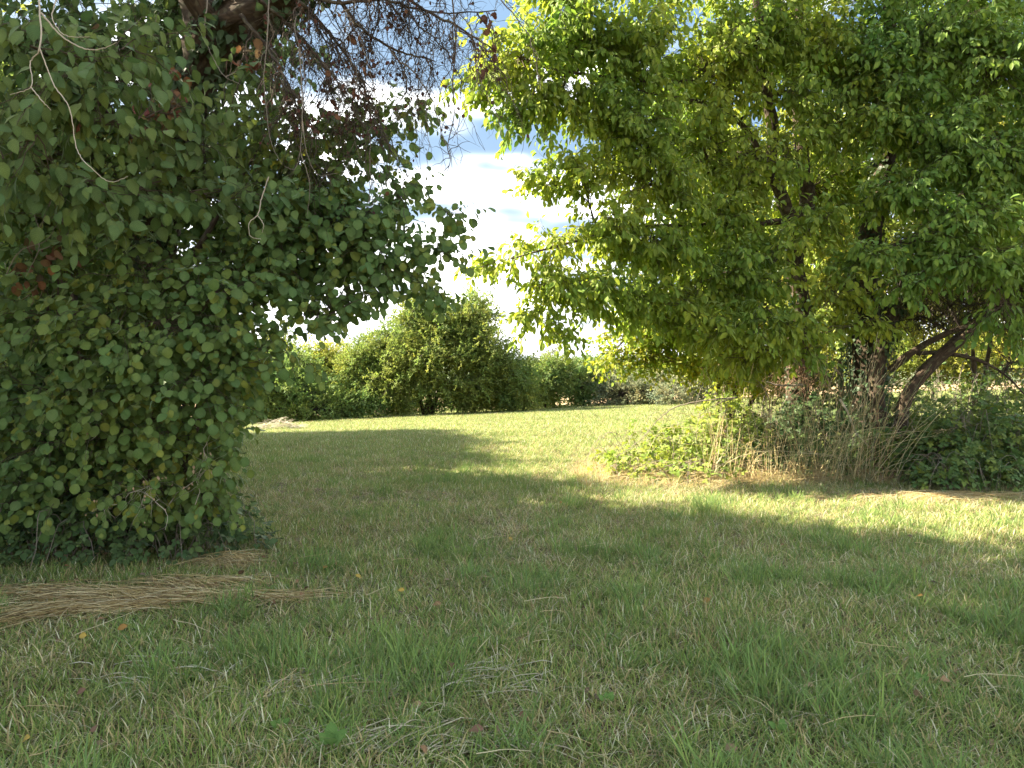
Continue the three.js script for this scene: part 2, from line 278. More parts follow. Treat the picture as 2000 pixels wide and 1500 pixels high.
const grassMat = new THREE.MeshPhysicalMaterial({ color: 0xffffff, roughness: 0.95, transmission: 0.4, thickness: 0, specularIntensity: 0.25, clearcoat: 0.05, clearcoatRoughness: 0.45, vertexColors: true, side: THREE.DoubleSide });
const dryPatch = (x, d) => {   // 0 green .. 1 dry: thatch patches, the worn bank before the brambles and the hay strips
  const px = 1000 + x / d * F, gy = 750 + EYE * F / d;
  let v = step(0.52, 0.72, fbm(x * 0.9 + 11, d * 0.7, 31, 4)) * 0.55;
  v = Math.max(v, 0.95 * Math.exp(-((px - 1230) ** 2 / 150 ** 2 + (gy - 918) ** 2 / 45 ** 2)), 0.9 * step(1500, 1720, px) * Math.exp(-((gy - 968) ** 2) / 28 ** 2), 0.6 * Math.exp(-((px - 560) ** 2 / 130 ** 2 + (gy - 970) ** 2 / 35 ** 2)), 0.75 * Math.exp(-((px - 1420) ** 2 / 200 ** 2 + (gy - 945) ** 2 / 30 ** 2)));
  return v;
};
function strew(name, label, category, geos, place, seed) {
  const r = rng(seed), root = new THREE.Group(); root.name = numbered(name); scene.add(root); tag(root, label, category, null, 'stuff');
  const lists = geos.map(() => []); place(r, (x, z, s, hgt, tint, lay) => lists[Math.floor(r() * geos.length)].push([x, z, s, hgt, tint, r() * 6.283, lay]));
  const c = new THREE.Color(), q = new THREE.Quaternion();
  lists.forEach((l, k) => { if (!l.length) return; const im = new THREE.InstancedMesh(geos[k], grassMat, l.length); im.name = 'tufts'; im.userData.kind = 'stuff'; im.castShadow = im.receiveShadow = true; l.forEach(([x, z, s, hgt, t, a], i) => { q.setFromAxisAngle(UP, a); _m.compose(V(x, ground(x, z), z), q, V(s, s * hgt, s)); im.setMatrixAt(i, _m); im.setColorAt(i, c.setRGB(...t)); }); root.add(im); counts.push(name + ' ' + l.length); });
}
const meadow = (r, spots, dens0) => {   // walks the meadow in rows that get wider apart with distance
  for (let d = 1.6; d < 47;) {
    const s = dens0 * (0.05 + 0.0042 * d), half = d * 0.69 + 2.2;
    for (let x = -half; x < half; x += s) spots(x + (r() - 0.5) * s * 1.3, d + (r() - 0.5) * s * 1.3, s);
    d += s;
  }
};
const blocked = (x, d) => x > 3 && d > 13.3 && d < 15 && x < 10;
strew('grass', 'short mown green grass covering the whole meadow', 'grass', [0, 1, 2, 3].map((k) => tuft(100 + k, 22, 0.035, 0.13, 0.06, 0.95, 0.0054, GREEN, 0.16)), (r, put) => meadow(r, (x, d) => {
  if (blocked(x, d)) return; const v = dryPatch(x, d); if (r() < v * 0.6) return;
  const n = fbm(x * 0.8, d * 0.8, 12, 3), far = step(10, 26, d), k = 0.85 + 0.3 * noise(x * 2.2, d * 2.2, 15);
  put(x, -d, (0.75 + 0.5 * r()) * (1 + 0.9 * far), (0.55 + 0.9 * n) * (1 - 0.35 * far), [k * 1.06, k * 1.1, k]);
}, 1.0), 201);
strew('tall_grass', 'scattered lush taller tufts of blue green grass in near meadow', 'grass', [0, 1, 2].map((k) => tuft(120 + k, 19, 0.09, 0.26, 0.07, 0.85, 0.0076, LUSH, 0.08, 4)), (r, put) => meadow(r, (x, d) => {
  if (d > 17 || blocked(x, d)) return; const n = fbm(x * 2.6 + 40, d * 2.2 + 9, 22, 2), v = dryPatch(x, d); if (n < 0.55 || r() > 0.75 || r() < v) return;
  const k = 0.85 + 0.35 * r(); put(x, -d, 0.6 + 0.5 * r(), (0.6 + 0.6 * r()) * step(0.55, 0.75, n) + 0.35, [k, k, k]);
}, 1.25), 202);
strew('dry_grass', 'dry tan and bleached grass lying flat among the green', 'dry grass', [0, 1, 2].map((k) => tuft(140 + k, 16, 0.08, 0.26, 0.08, 1.6, 0.0042, DRY, 1, 4)), (r, put) => meadow(r, (x, d) => {
  if (d > 30 || blocked(x, d)) return; const v = (0.11 + 0.3 * step(0.45, 0.68, fbm(x * 1.7, d * 1.7, 52, 3))) * (1 - step(13, 24, d)) + dryPatch(x, d) * 0.75; if (r() > v) return; const k = 0.75 + 0.45 * r(); put(x, -d, 0.7 + 0.6 * r(), 0.5 + 0.5 * r(), [k, k * 0.97, k * 0.9]);
}, 1.1), 203);

strew('bank_grass', 'standing straw coloured grass on the sunny bank before the brambles', 'dry grass', [0, 1, 2].map((k) => tuft(160 + k, 20, 0.1, 0.36, 0.1, 0.9, 0.0055, [[0.62, 0.46, 0.22], [0.55, 0.36, 0.18], [0.6, 0.5, 0.27], [0.42, 0.42, 0.14]], 0.3, 4)), (r, put) => {
  for (let i = 0; i < 2200; i++) { const px = 1130 + 620 * Math.pow(r(), 1.2), d = lerp(11.3, 13.4, r()), x = (px - 1000) / F * d; if (d < 12.4 - (px - 1130) * 0.0012 + 0.5 * (fbm(x * 2, d * 2, 88, 2) - 0.5)) { if (r() < 0.8) continue; } const k = 0.8 + 0.4 * r(); put(x, -d, 0.6 + 0.6 * r(), 0.4 + 0.7 * r(), [k, k, k]); }
}, 204);

// ---------------------------------------------------------------- far hedge and the trees along it
const FAR = { twigStep: 0.17, twigLen: 0.42, leafStep: 0.2, along: 0.7, side: 0.6, droop: 0.1, up: 0.7, out: 0.4, nr: 0.6, boughR: 0.012, limb: 0.02 };
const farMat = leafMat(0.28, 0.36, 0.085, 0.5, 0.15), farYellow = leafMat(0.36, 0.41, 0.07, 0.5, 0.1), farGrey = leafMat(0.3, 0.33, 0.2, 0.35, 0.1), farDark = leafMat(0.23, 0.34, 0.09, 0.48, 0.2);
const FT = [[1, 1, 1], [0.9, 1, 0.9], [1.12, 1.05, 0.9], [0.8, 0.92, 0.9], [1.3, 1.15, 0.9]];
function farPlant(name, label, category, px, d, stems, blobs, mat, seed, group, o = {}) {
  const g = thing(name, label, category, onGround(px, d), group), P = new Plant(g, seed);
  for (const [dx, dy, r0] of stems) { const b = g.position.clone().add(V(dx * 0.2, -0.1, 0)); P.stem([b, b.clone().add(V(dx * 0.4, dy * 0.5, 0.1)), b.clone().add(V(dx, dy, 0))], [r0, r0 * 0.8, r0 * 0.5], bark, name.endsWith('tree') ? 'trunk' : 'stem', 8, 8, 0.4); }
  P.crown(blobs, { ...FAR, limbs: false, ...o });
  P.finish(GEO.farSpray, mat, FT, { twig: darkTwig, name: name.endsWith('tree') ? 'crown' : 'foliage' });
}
farPlant('spreading_tree', 'broad rounded green tree standing alone before the far hedge', 'tree', 836, 42, [[0.1, 1.6, 0.24], [-0.9, 2.6, 0.13], [1.0, 2.8, 0.13]], [
  B(800, 640, 42, 55, 55, 1.6, 95), B(870, 635, 42, 60, 55, 1.7, 95), B(930, 625, 41.6, 38, 45, 1.2, 55), B(930, 680, 41.5, 75, 50, 1.8, 110), B(760, 690, 41.7, 70, 42, 1.7, 90), B(715, 700, 42, 42, 40, 1.3, 45), B(830, 700, 41.2, 80, 45, 1.8, 105), B(990, 720, 41.6, 55, 45, 1.5, 75), B(1020, 755, 41.8, 38, 28, 1.2, 40), B(900, 750, 41.2, 80, 28, 1.6, 80), B(770, 748, 41.2, 75, 28, 1.5, 75), B(950, 770, 41.6, 60, 18, 1.1, 40), B(812, 600, 42.2, 26, 26, 0.9, 22), B(930, 592, 42, 20, 24, 0.7, 18), B(700, 765, 42, 30, 25, 0.8, 22), B(770, 782, 41.4, 60, 16, 1, 30), B(900, 785, 41.6, 60, 12, 0.9, 24), B(1010, 782, 41.8, 45, 16, 0.8, 22), B(690, 725, 42, 34, 32, 1, 26)], farMat, 301);
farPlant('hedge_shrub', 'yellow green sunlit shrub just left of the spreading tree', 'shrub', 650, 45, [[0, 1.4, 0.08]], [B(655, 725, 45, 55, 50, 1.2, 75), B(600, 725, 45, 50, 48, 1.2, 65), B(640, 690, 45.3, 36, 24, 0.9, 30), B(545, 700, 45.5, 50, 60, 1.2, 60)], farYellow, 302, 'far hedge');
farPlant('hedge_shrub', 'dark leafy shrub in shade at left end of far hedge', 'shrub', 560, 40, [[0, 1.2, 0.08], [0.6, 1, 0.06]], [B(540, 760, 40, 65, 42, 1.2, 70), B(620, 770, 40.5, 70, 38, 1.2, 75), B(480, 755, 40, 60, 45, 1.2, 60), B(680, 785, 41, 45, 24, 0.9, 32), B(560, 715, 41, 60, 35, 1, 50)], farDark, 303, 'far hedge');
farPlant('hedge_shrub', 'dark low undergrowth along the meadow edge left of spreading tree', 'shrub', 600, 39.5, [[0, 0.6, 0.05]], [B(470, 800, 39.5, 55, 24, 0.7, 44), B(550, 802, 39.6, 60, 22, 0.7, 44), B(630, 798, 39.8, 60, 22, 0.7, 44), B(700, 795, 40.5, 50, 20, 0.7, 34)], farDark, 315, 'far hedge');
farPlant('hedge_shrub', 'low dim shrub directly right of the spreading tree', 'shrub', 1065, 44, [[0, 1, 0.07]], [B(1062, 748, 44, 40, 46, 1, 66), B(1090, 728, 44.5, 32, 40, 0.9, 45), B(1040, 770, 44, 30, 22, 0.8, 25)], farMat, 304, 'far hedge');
farPlant('sapling_tree', 'thin young tree with sparse top rising above far hedge', 'tree', 1075, 45, [[0, 2.8, 0.05]], [B(1075, 690, 45, 15, 32, 0.5, 11), B(1062, 712, 45, 24, 22, 0.6, 14)], farGrey, 305, undefined, { twigLen: 0.24 });
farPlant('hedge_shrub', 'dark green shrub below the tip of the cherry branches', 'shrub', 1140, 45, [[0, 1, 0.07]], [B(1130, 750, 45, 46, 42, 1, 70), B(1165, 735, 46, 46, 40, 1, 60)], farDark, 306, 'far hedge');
farPlant('hedge_shrub', 'pale grey green shrub overgrown with climber along far hedge', 'shrub', 1225, 44, [[0, 0.8, 0.06]], [B(1215, 768, 44, 44, 24, 0.9, 45), B(1262, 762, 44, 40, 30, 0.9, 48), B(1195, 750, 45, 36, 34, 1, 40)], farGrey, 307, 'far hedge');
farPlant('hedge_shrub', 'mid green shrub behind the pale climber covered one', 'shrub', 1300, 47, [[0, 1.2, 0.07]], [B(1290, 730, 47, 60, 40, 1.2, 75), B(1350, 735, 47, 50, 40, 1.2, 60)], farMat, 308, 'far hedge');
farPlant('hedge_shrub', 'small silvery shrub at right end of visible far hedge', 'shrub', 1315, 41, [[0, 0.6, 0.05]], [B(1318, 768, 41, 34, 26, 0.8, 36), B(1370, 760, 42, 40, 30, 0.9, 40)], farGrey, 309, 'far hedge');
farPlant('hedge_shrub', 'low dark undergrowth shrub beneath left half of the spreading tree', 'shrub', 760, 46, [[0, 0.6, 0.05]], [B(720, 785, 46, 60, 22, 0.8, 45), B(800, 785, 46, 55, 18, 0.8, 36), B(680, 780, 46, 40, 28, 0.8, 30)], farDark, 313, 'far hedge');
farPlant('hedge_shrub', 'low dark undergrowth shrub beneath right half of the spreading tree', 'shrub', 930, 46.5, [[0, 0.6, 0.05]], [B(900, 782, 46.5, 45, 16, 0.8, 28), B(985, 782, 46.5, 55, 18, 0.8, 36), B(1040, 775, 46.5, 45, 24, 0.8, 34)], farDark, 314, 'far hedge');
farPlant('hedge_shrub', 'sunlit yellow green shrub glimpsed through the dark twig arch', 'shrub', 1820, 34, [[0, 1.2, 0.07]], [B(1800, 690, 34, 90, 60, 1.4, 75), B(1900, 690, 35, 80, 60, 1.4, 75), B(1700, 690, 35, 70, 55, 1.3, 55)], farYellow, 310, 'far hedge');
farPlant('hedge_shrub', 'light green shrub glimpsed low between the two trunks', 'shrub', 1480, 38, [[0, 1.2, 0.07]], [B(1470, 720, 38, 80, 55, 1.4, 70), B(1580, 710, 38, 80, 60, 1.4, 70)], farYellow, 311, 'far hedge');
farPlant('hedge_shrub', 'bright shrub at right picture edge behind the thicket', 'shrub', 2040, 33, [[0, 1.2, 0.07]], [B(2000, 680, 33, 90, 65, 1.4, 70), B(2110, 670, 33, 90, 70, 1.4, 60)], farYellow, 312, 'far hedge');
// trees of the boundary hedge on the left, most of them outside the frame: they throw the shade over the near half of the meadow
[[-9, 6, 10, 'nearest leafy boundary tree beside the path, outside the left edge'], [-9.8, 9.5, 10.2, 'second leafy boundary tree, outside the left edge'], [-11.2, 13, 9.6, 'leafy boundary tree close behind the hazel at far left'], [-12.6, 17, 9.5, 'leafy boundary tree in the middle of the hidden row'], [-13.4, 19.3, 9.9, 'leafy boundary tree just before the tall one of the hidden row'], [-14, 21.5, 10.8, 'tall leafy boundary tree third from the far end'], [-15, 24, 11, 'tall leafy boundary tree last but one at the far end'], [-16, 26.5, 11.2, 'farthest leafy boundary tree hidden behind the hazel']].forEach(([x, d, h, label], i) => {
  const px = 1000 + x / d * F, b = (dx, y, dz, rx, ry, n) => ({ c: V(x + dx, y, -d + dz), r: [rx, ry, rx], n });
  farPlant('boundary_tree', label, 'tree', px, d, [[0.1, 3.5, 0.22], [-0.6, 5, 0.14]], [b(0, h * 0.45, 0, 2.5, 1.9, 190), b(0.5, h * 0.68, 0.3, 2.4, 1.8, 190), b(-0.3, h * 0.86, -0.2, 1.8, 1.4, 110), b(-0.4, h * 0.2, 0.2, 2.5, 1.7, 150)], farMat, 320 + i, 'boundary trees on the left', { twigStep: 0.25 });
});
// second row behind the cherry: sunlit crowns that close the gaps between the trunks
[[1640, 21, 620, 'sunlit leafy tree behind the twin trunks closing the gap'], [1900, 22, 600, 'sunlit leafy tree behind the dark twig thicket'], [1420, 24, 640, 'sunlit leafy tree behind the yellowing bush'], [2150, 20, 600, 'sunlit leafy tree behind the thicket outside right edge']].forEach(([px, d, py, label], i) => farPlant('background_tree', label, 'tree', px, d, [[0, 2.4, 0.1], [0.5, 3.2, 0.08]], [B(px - 60, py - 20, d, 110, 80, 1.4, 75), B(px + 70, py - 60, d + 0.5, 110, 90, 1.4, 75), B(px, py - 190, d, 130, 100, 1.5, 85), B(px - 20, py - 330, d + 0.4, 120, 90, 1.5, 65)], farYellow, 340 + i, 'sunlit trees behind the cherry', { twigStep: 0.2 }));

// ---------------------------------------------------------------- right: cherry, ivy-clad tree, leaning thicket tree, maple
const CH = { twigStep: 0.105, twigLen: 0.24, leafStep: 0.04, along: 0.5, side: 0.6, droop: 0.55, up: 0.7, out: 0.25, nr: 0.6, mult: 1.45, boughR: 0.0055, limb: 0.017, bough: 0.12, twigDroop: 0.2, join: true };
const cherryMat = leafMat(0.315, 0.425, 0.05, 0.6, 0.3), CT = [[1, 1, 1], [0.92, 1, 0.95], [1.15, 1.08, 0.9], [0.82, 0.95, 1], [1.3, 1.15, 0.9]];
{
  const g = thing('cherry_tree', 'tall twin-stemmed tree with drooping oval leaves glowing yellow green', 'tree', onGround(1562, 13.5)), P = new Plant(g, 401), b = g.position.clone();
  const fork = at(1560, 474, 13.5);
  const ct = P.stem([b.clone().add(V(0, -0.15, 0)), at(1558, 790, 13.5), at(1556, 690, 13.5), at(1567, 600, 13.5), at(1552, 520, 13.5), fork], [0.24, 0.2, 0.17, 0.16, 0.16, 0.15], bark, 'trunk', 14, 30);
  P.stem([fork, at(1536, 405, 13.4), at(1510, 340, 13.4), at(1508, 245, 13.4), at(1488, 140, 13.3), at(1480, 20, 13.2), at(1462, -160, 13.2), at(1440, -420, 13.2)], [0.14, 0.12, 0.11, 0.1, 0.09, 0.075, 0.05, 0.02], bark, 'trunk', 12, 36);
  P.stem([fork, at(1577, 400, 13.6), at(1566, 315, 13.6), at(1559, 240, 13.7), at(1557, 120, 13.8), at(1566, -40, 13.9), at(1590, -260, 14), at(1600, -500, 14)], [0.15, 0.13, 0.115, 0.1, 0.09, 0.07, 0.05, 0.02], bark, 'trunk', 12, 36);
  P.stem([at(1514, 360, 13.4), at(1470, 300, 13.2), at(1420, 315, 13), at(1350, 350, 12.6), at(1290, 370, 12.3)], [0.07, 0.055, 0.045, 0.035, 0.02], bark, 'limb', 8, 20);
  P.stem([at(1520, 375, 13.4), at(1455, 250, 13), at(1400, 210, 12.8), at(1320, 190, 12.4), at(1230, 175, 12)], [0.06, 0.05, 0.04, 0.03, 0.018], bark, 'limb', 8, 20);
  P.stem([at(1505, 200, 13.4), at(1440, 150, 13), at(1330, 160, 12.4), at(1180, 150, 11.8), at(1050, 130, 11.4)], [0.05, 0.045, 0.035, 0.025, 0.015], bark, 'limb', 8, 20);
  P.stem([at(1540, 430, 13.5), at(1440, 440, 13), at(1330, 440, 12.4), at(1210, 450, 11.9), at(1090, 480, 11.6), at(1000, 505, 11.4)], [0.06, 0.05, 0.04, 0.03, 0.02, 0.01], bark, 'limb', 8, 24);
  P.crown([
    // the sunlit left side of the crown
    B(1120, 60, 11.6, 130, 90, 1.1, 42), B(1010, 110, 11.3, 110, 60, 0.9, 26), B(1240, 110, 12, 130, 100, 1.2, 46), B(930, 165, 11.2, 65, 28, 0.5, 9), B(1100, 200, 11.6, 110, 60, 0.9, 26), B(1010, 230, 11.3, 60, 40, 0.5, 10), B(1230, 240, 12, 130, 80, 1.1, 38), B(1380, 130, 12.6, 130, 110, 1.2, 44),
    B(1120, 320, 11.7, 90, 50, 0.8, 18), B(1040, 350, 11.5, 45, 22, 0.4, 6), B(1260, 360, 12, 120, 80, 1, 34), B(1380, 290, 12.6, 120, 90, 1.2, 36), B(1180, 450, 11.8, 100, 60, 0.9, 26), B(1080, 480, 11.6, 60, 50, 0.5, 11), B(1010, 500, 11.4, 40, 35, 0.4, 6), B(950, 520, 11.3, 40, 22, 0.35, 6),
    B(1280, 490, 12.1, 110, 75, 1, 34), B(1090, 560, 11.6, 70, 45, 0.6, 14), B(1180, 570, 11.9, 90, 55, 0.8, 26), B(1030, 620, 11.5, 28, 42, 0.35, 6), B(1100, 640, 11.8, 45, 28, 0.4, 7), B(1400, 430, 12.7, 110, 90, 1.1, 36), B(1300, 600, 12.3, 100, 60, 0.9, 30), B(1420, 560, 12.4, 100, 70, 1, 26),
    // the shaded middle, the top and the far side
    B(1500, 60, 12.4, 120, 90, 0.9, 30), B(1620, 80, 12.8, 110, 100, 1, 28), B(1530, 180, 12.2, 80, 50, 0.6, 12), B(1640, 240, 12.6, 100, 80, 0.9, 22), B(1480, 330, 12, 60, 40, 0.5, 7), B(1430, 500, 11.9, 60, 40, 0.5, 8), B(1620, 430, 12.2, 80, 50, 0.7, 13), B(1520, 560, 11.8, 60, 35, 0.5, 8), B(1480, 640, 11.7, 70, 35, 0.6, 12), B(1580, 630, 11.6, 60, 30, 0.5, 8),
    B(1670, 150, 12.7, 90, 90, 0.8, 24), B(1560, 690, 11.9, 70, 26, 0.5, 9), B(1450, 700, 12, 70, 30, 0.5, 11), B(1650, 560, 11.9, 70, 45, 0.6, 13), B(1400, 640, 12, 80, 40, 0.6, 16), B(1520, 480, 12, 70, 45, 0.5, 11), B(1540, 300, 12.3, 70, 60, 0.6, 12), B(1700, 640, 12, 50, 26, 0.4, 6), B(1500, 100, 15, 200, 160, 1.3, 60), B(1350, 300, 14.6, 180, 150, 1.2, 50), B(1600, 380, 15.2, 180, 140, 1.2, 40), B(1420, 520, 14.8, 150, 110, 1, 30),
    B(1300, -120, 12.4, 200, 120, 1.6, 55), B(1500, -200, 13, 220, 150, 1.8, 55), B(1100, -80, 11.8, 140, 80, 1.2, 26), B(1650, -150, 13, 180, 140, 1.6, 45),
  ], CH);
  P.finish(GEO.cherry, cherryMat, CT, { parts: 300, partMats: tintMats(0.315, 0.425, 0.05, 0.6, 0.3, CT), twig: twigMat });
  ivyOn(P, ct, 0, 20, 900, [0.24, 0.16], 0.42);
}
{
  const g = thing('ivy_tree', 'upright tree with ivy wrapped trunk behind the tall dry grass', 'tree', onGround(1692, 13.8)), P = new Plant(g, 402), b = g.position.clone();
  const c = P.stem([b.clone().add(V(0, -0.15, 0)), at(1692, 760, 13.8), at(1690, 660, 13.8), at(1688, 560, 13.8), at(1712, 400, 13.8), at(1750, 230, 13.8), at(1738, 60, 13.8), at(1730, -150, 13.8), at(1720, -400, 13.8)], [0.27, 0.24, 0.22, 0.2, 0.17, 0.14, 0.11, 0.08, 0.03], bark, 'trunk', 14, 44);
  P.crown([B(1740, 60, 12.6, 110, 80, 0.9, 26), B(1850, 90, 12.2, 130, 100, 1, 40), B(1950, 150, 12, 130, 110, 1, 40), B(1760, 220, 12.2, 100, 80, 0.8, 28), B(1890, 280, 11.8, 120, 90, 0.9, 40), B(1980, 340, 11.6, 90, 80, 0.8, 28), B(1760, 370, 12, 90, 60, 0.7, 22), B(1680, 500, 11.6, 70, 30, 0.5, 9), B(1800, 470, 11.8, 80, 45, 0.6, 16), B(1900, 430, 11.5, 100, 60, 0.7, 22), B(1950, 520, 11.3, 90, 40, 0.6, 18), B(1850, 510, 11.4, 60, 30, 0.4, 9), B(1760, 560, 11.6, 60, 30, 0.4, 8), B(1960, 640, 11.3, 50, 40, 0.4, 7), B(1700, 130, 12.4, 80, 80, 0.8, 18), B(2090, 250, 12, 130, 200, 1, 50), B(2080, 520, 12, 90, 90, 1, 24), B(1850, 100, 15, 220, 180, 1.3, 60), B(1900, 400, 15, 180, 130, 1.2, 36), B(1800, -130, 13, 220, 130, 1.6, 50), B(2000, -60, 13, 180, 140, 1.6, 40)], { ...CH });
  P.finish(GEO.cherry, leafMat(0.21, 0.35, 0.05, 0.52, 0.4), CT, { parts: 250, partMats: tintMats(0.21, 0.35, 0.05, 0.52, 0.4, CT) });
  const r = rng(4021);
  for (let i = 0; i < 2600; i++) { const k = Math.floor(r() * 26), p = c[k], q = c[k + 1], a = r() * 6.283, rad = lerp(0.27, 0.16, k / 26) + 0.02 + 0.1 * r() * r() + (k < 10 ? 0.12 * r() : 0), out = V(Math.cos(a), 0, Math.sin(a)); if (Math.abs(a - 1.6) < 0.45 && k > 7 && r() < 0.85) continue; P.leaf(p.clone().lerp(q, r()).addScaledVector(out, rad), V(0, -0.9, 0).add(rv(r, 0.6)).addScaledVector(out, 0.3), out.clone().add(V(0, 0.5, 0)).add(rv(r, 0.4)), 0.6 + 0.7 * r(), [1, 1, 1]); }
  P.finish(GEO.ivy, leafMat(0.045, 0.085, 0.03, 0.3, 0.4), CT, { name: 'ivy' });
}
{
  const g = thing('thicket_tree', 'old leaning tree with low twiggy limbs arching to the right', 'tree', onGround(1735, 13)), P = new Plant(g, 403), r = rng(4031), b = g.position.clone();
  const ct = P.stem([b.clone().add(V(-0.1, -0.12, 0)), at(1714, 720, 13), at(1730, 650, 13), at(1755, 590, 13), at(1790, 520, 13), at(1850, 420, 13.1), at(1920, 340, 13.2), at(2010, 280, 13.3)], [0.16, 0.125, 0.115, 0.11, 0.1, 0.07, 0.05, 0.03], bark, 'trunk', 12, 30);
  P.stem([b.clone().add(V(0.1, -0.12, 0.1)), at(1772, 772, 12.8), at(1812, 720, 12.7), at(1858, 676, 12.6), at(1900, 642, 12.6), at(1965, 590, 12.6), at(2050, 530, 12.6)], [0.13, 0.105, 0.1, 0.095, 0.085, 0.06, 0.03], bark, 'trunk', 12, 30);
  P.stem([at(1738, 722, 12.9), at(1780, 688, 12.7), at(1830, 660, 12.6), at(1880, 640, 12.6), at(1960, 640, 12.4), at(2040, 650, 12.3)], [0.06, 0.055, 0.05, 0.045, 0.035, 0.02], bark, 'limb', 8, 24);
  P.stem([at(1790, 690, 12.8), at(1840, 690, 12.7), at(1900, 700, 12.5), at(1960, 730, 12.4), at(2010, 780, 12.3)], [0.04, 0.035, 0.03, 0.02, 0.01], bark, 'limb', 8, 20);
  P.crown([B(1850, 590, 12.8, 110, 60, 0.8, 22, 0), B(1950, 600, 12.6, 110, 70, 0.8, 26, 0), B(1900, 520, 13, 130, 70, 0.9, 26, 0), B(1980, 700, 12.4, 60, 70, 0.6, 16, 0), B(1960, 400, 13.2, 120, 80, 1, 26), B(2060, 560, 12.8, 110, 120, 1, 24), B(1830, 440, 13.4, 90, 80, 0.8, 16), B(1800, 620, 13.2, 80, 60, 0.6, 20, 0), B(1720, 600, 13.3, 70, 60, 0.5, 16, 0)], { ...CH, twigStep: 0.1, twigLen: 0.3, leafStep: 0.1, bareTwig: 0.72, droop: 0.5, boughR: 0.007, size: 1 });
  for (let i = 0; i < 240; i++) { const s = at(1720 + r() * 320, 480 + r() * 150, 12.2 + r() * 1.2), e = s.clone().add(V(-0.5 + 1.4 * r(), -0.4 - 1.2 * r(), (r() - 0.5) * 0.8)); P.wood.tube(wobble(bez(s, s.clone().lerp(e, 0.5).add(V(0.25 * (r() - 0.3), 0.25, 0)), e, 7), r, 0.03), (t) => lerp(0.006, 0.002, t), 4); }
  P.finish(GEO.small, leafMat(0.14, 0.2, 0.05, 0.45, 0.3), CT, { parts: 60, partMats: tintMats(0.14, 0.2, 0.05, 0.45, 0.3, CT), twig: darkTwig });
  ivyOn(P, ct, 0, 22, 1300, [0.16, 0.1], 0.35);
}
{
  const g = thing('maple_bush', 'yellowing bush with small lobed leaves under the cherry crown', 'bush', onGround(1390, 15.4)), P = new Plant(g, 404), b = g.position.clone();
  for (const dx of [0.1, 0.4, 0.8]) P.stem([b.clone().add(V(dx * 0.3, -0.1, 0)), b.clone().add(V(dx, 1.2, 0.1)), b.clone().add(V(dx * 1.8, 2.4, 0))], [0.05, 0.04, 0.02], bark, 'stem', 7, 12);
  P.crown([B(1230, 650, 14.6, 80, 50, 0.8, 30), B(1310, 660, 14.8, 90, 55, 0.9, 36), B(1400, 640, 15, 100, 70, 1, 40), B(1190, 700, 14.6, 50, 28, 0.6, 14), B(1270, 710, 14.6, 80, 28, 0.7, 22), B(1360, 715, 14.8, 70, 35, 0.7, 22), B(1480, 670, 15, 90, 70, 0.9, 30), B(1250, 580, 14.8, 90, 50, 0.9, 26), B(1440, 740, 15, 60, 40, 0.7, 18), B(1520, 730, 14.8, 70, 50, 0.6, 24), B(1560, 650, 15, 80, 60, 0.7, 22), B(1400, 560, 15.2, 100, 70, 0.9, 26)], { ...CH, twigStep: 0.12, twigLen: 0.22, leafStep: 0.05, droop: 0.4 });
  P.finish(GEO.maple, leafMat(0.36, 0.45, 0.045, 0.6, 0.1), [[1, 1, 1], [0.85, 0.98, 0.9], [1.2, 1.05, 0.8], [0.7, 0.9, 0.9], [1.4, 1.1, 0.7]], { parts: 120, partMats: tintMats(0.36, 0.45, 0.045, 0.6, 0.1, CT) });
}

// brambles: arching canes with three-part leaves over a low mound
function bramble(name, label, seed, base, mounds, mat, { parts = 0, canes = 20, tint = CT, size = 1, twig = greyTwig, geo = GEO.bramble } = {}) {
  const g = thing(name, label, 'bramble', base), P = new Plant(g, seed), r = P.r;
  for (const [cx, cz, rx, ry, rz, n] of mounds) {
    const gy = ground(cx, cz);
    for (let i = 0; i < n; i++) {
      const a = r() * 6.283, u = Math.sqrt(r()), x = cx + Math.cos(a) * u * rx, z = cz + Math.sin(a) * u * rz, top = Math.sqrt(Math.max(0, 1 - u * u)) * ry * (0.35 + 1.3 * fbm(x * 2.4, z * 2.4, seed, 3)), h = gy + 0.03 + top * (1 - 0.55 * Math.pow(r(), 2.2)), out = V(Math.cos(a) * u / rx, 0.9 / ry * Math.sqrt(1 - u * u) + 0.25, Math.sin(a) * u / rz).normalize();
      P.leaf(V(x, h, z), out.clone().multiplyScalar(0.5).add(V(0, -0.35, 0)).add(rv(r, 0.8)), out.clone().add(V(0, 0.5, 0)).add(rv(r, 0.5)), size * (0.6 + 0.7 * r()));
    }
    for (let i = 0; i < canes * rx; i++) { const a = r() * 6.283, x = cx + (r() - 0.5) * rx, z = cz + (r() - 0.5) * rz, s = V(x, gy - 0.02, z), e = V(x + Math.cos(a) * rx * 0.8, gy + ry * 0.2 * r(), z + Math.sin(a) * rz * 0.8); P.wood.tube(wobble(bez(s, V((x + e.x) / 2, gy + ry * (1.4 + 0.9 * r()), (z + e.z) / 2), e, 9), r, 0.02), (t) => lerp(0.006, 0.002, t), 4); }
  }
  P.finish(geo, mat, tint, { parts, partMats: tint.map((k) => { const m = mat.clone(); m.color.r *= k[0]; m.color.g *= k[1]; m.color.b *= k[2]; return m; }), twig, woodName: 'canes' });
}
const gx = (px, d) => (px - 1000) / F * d;
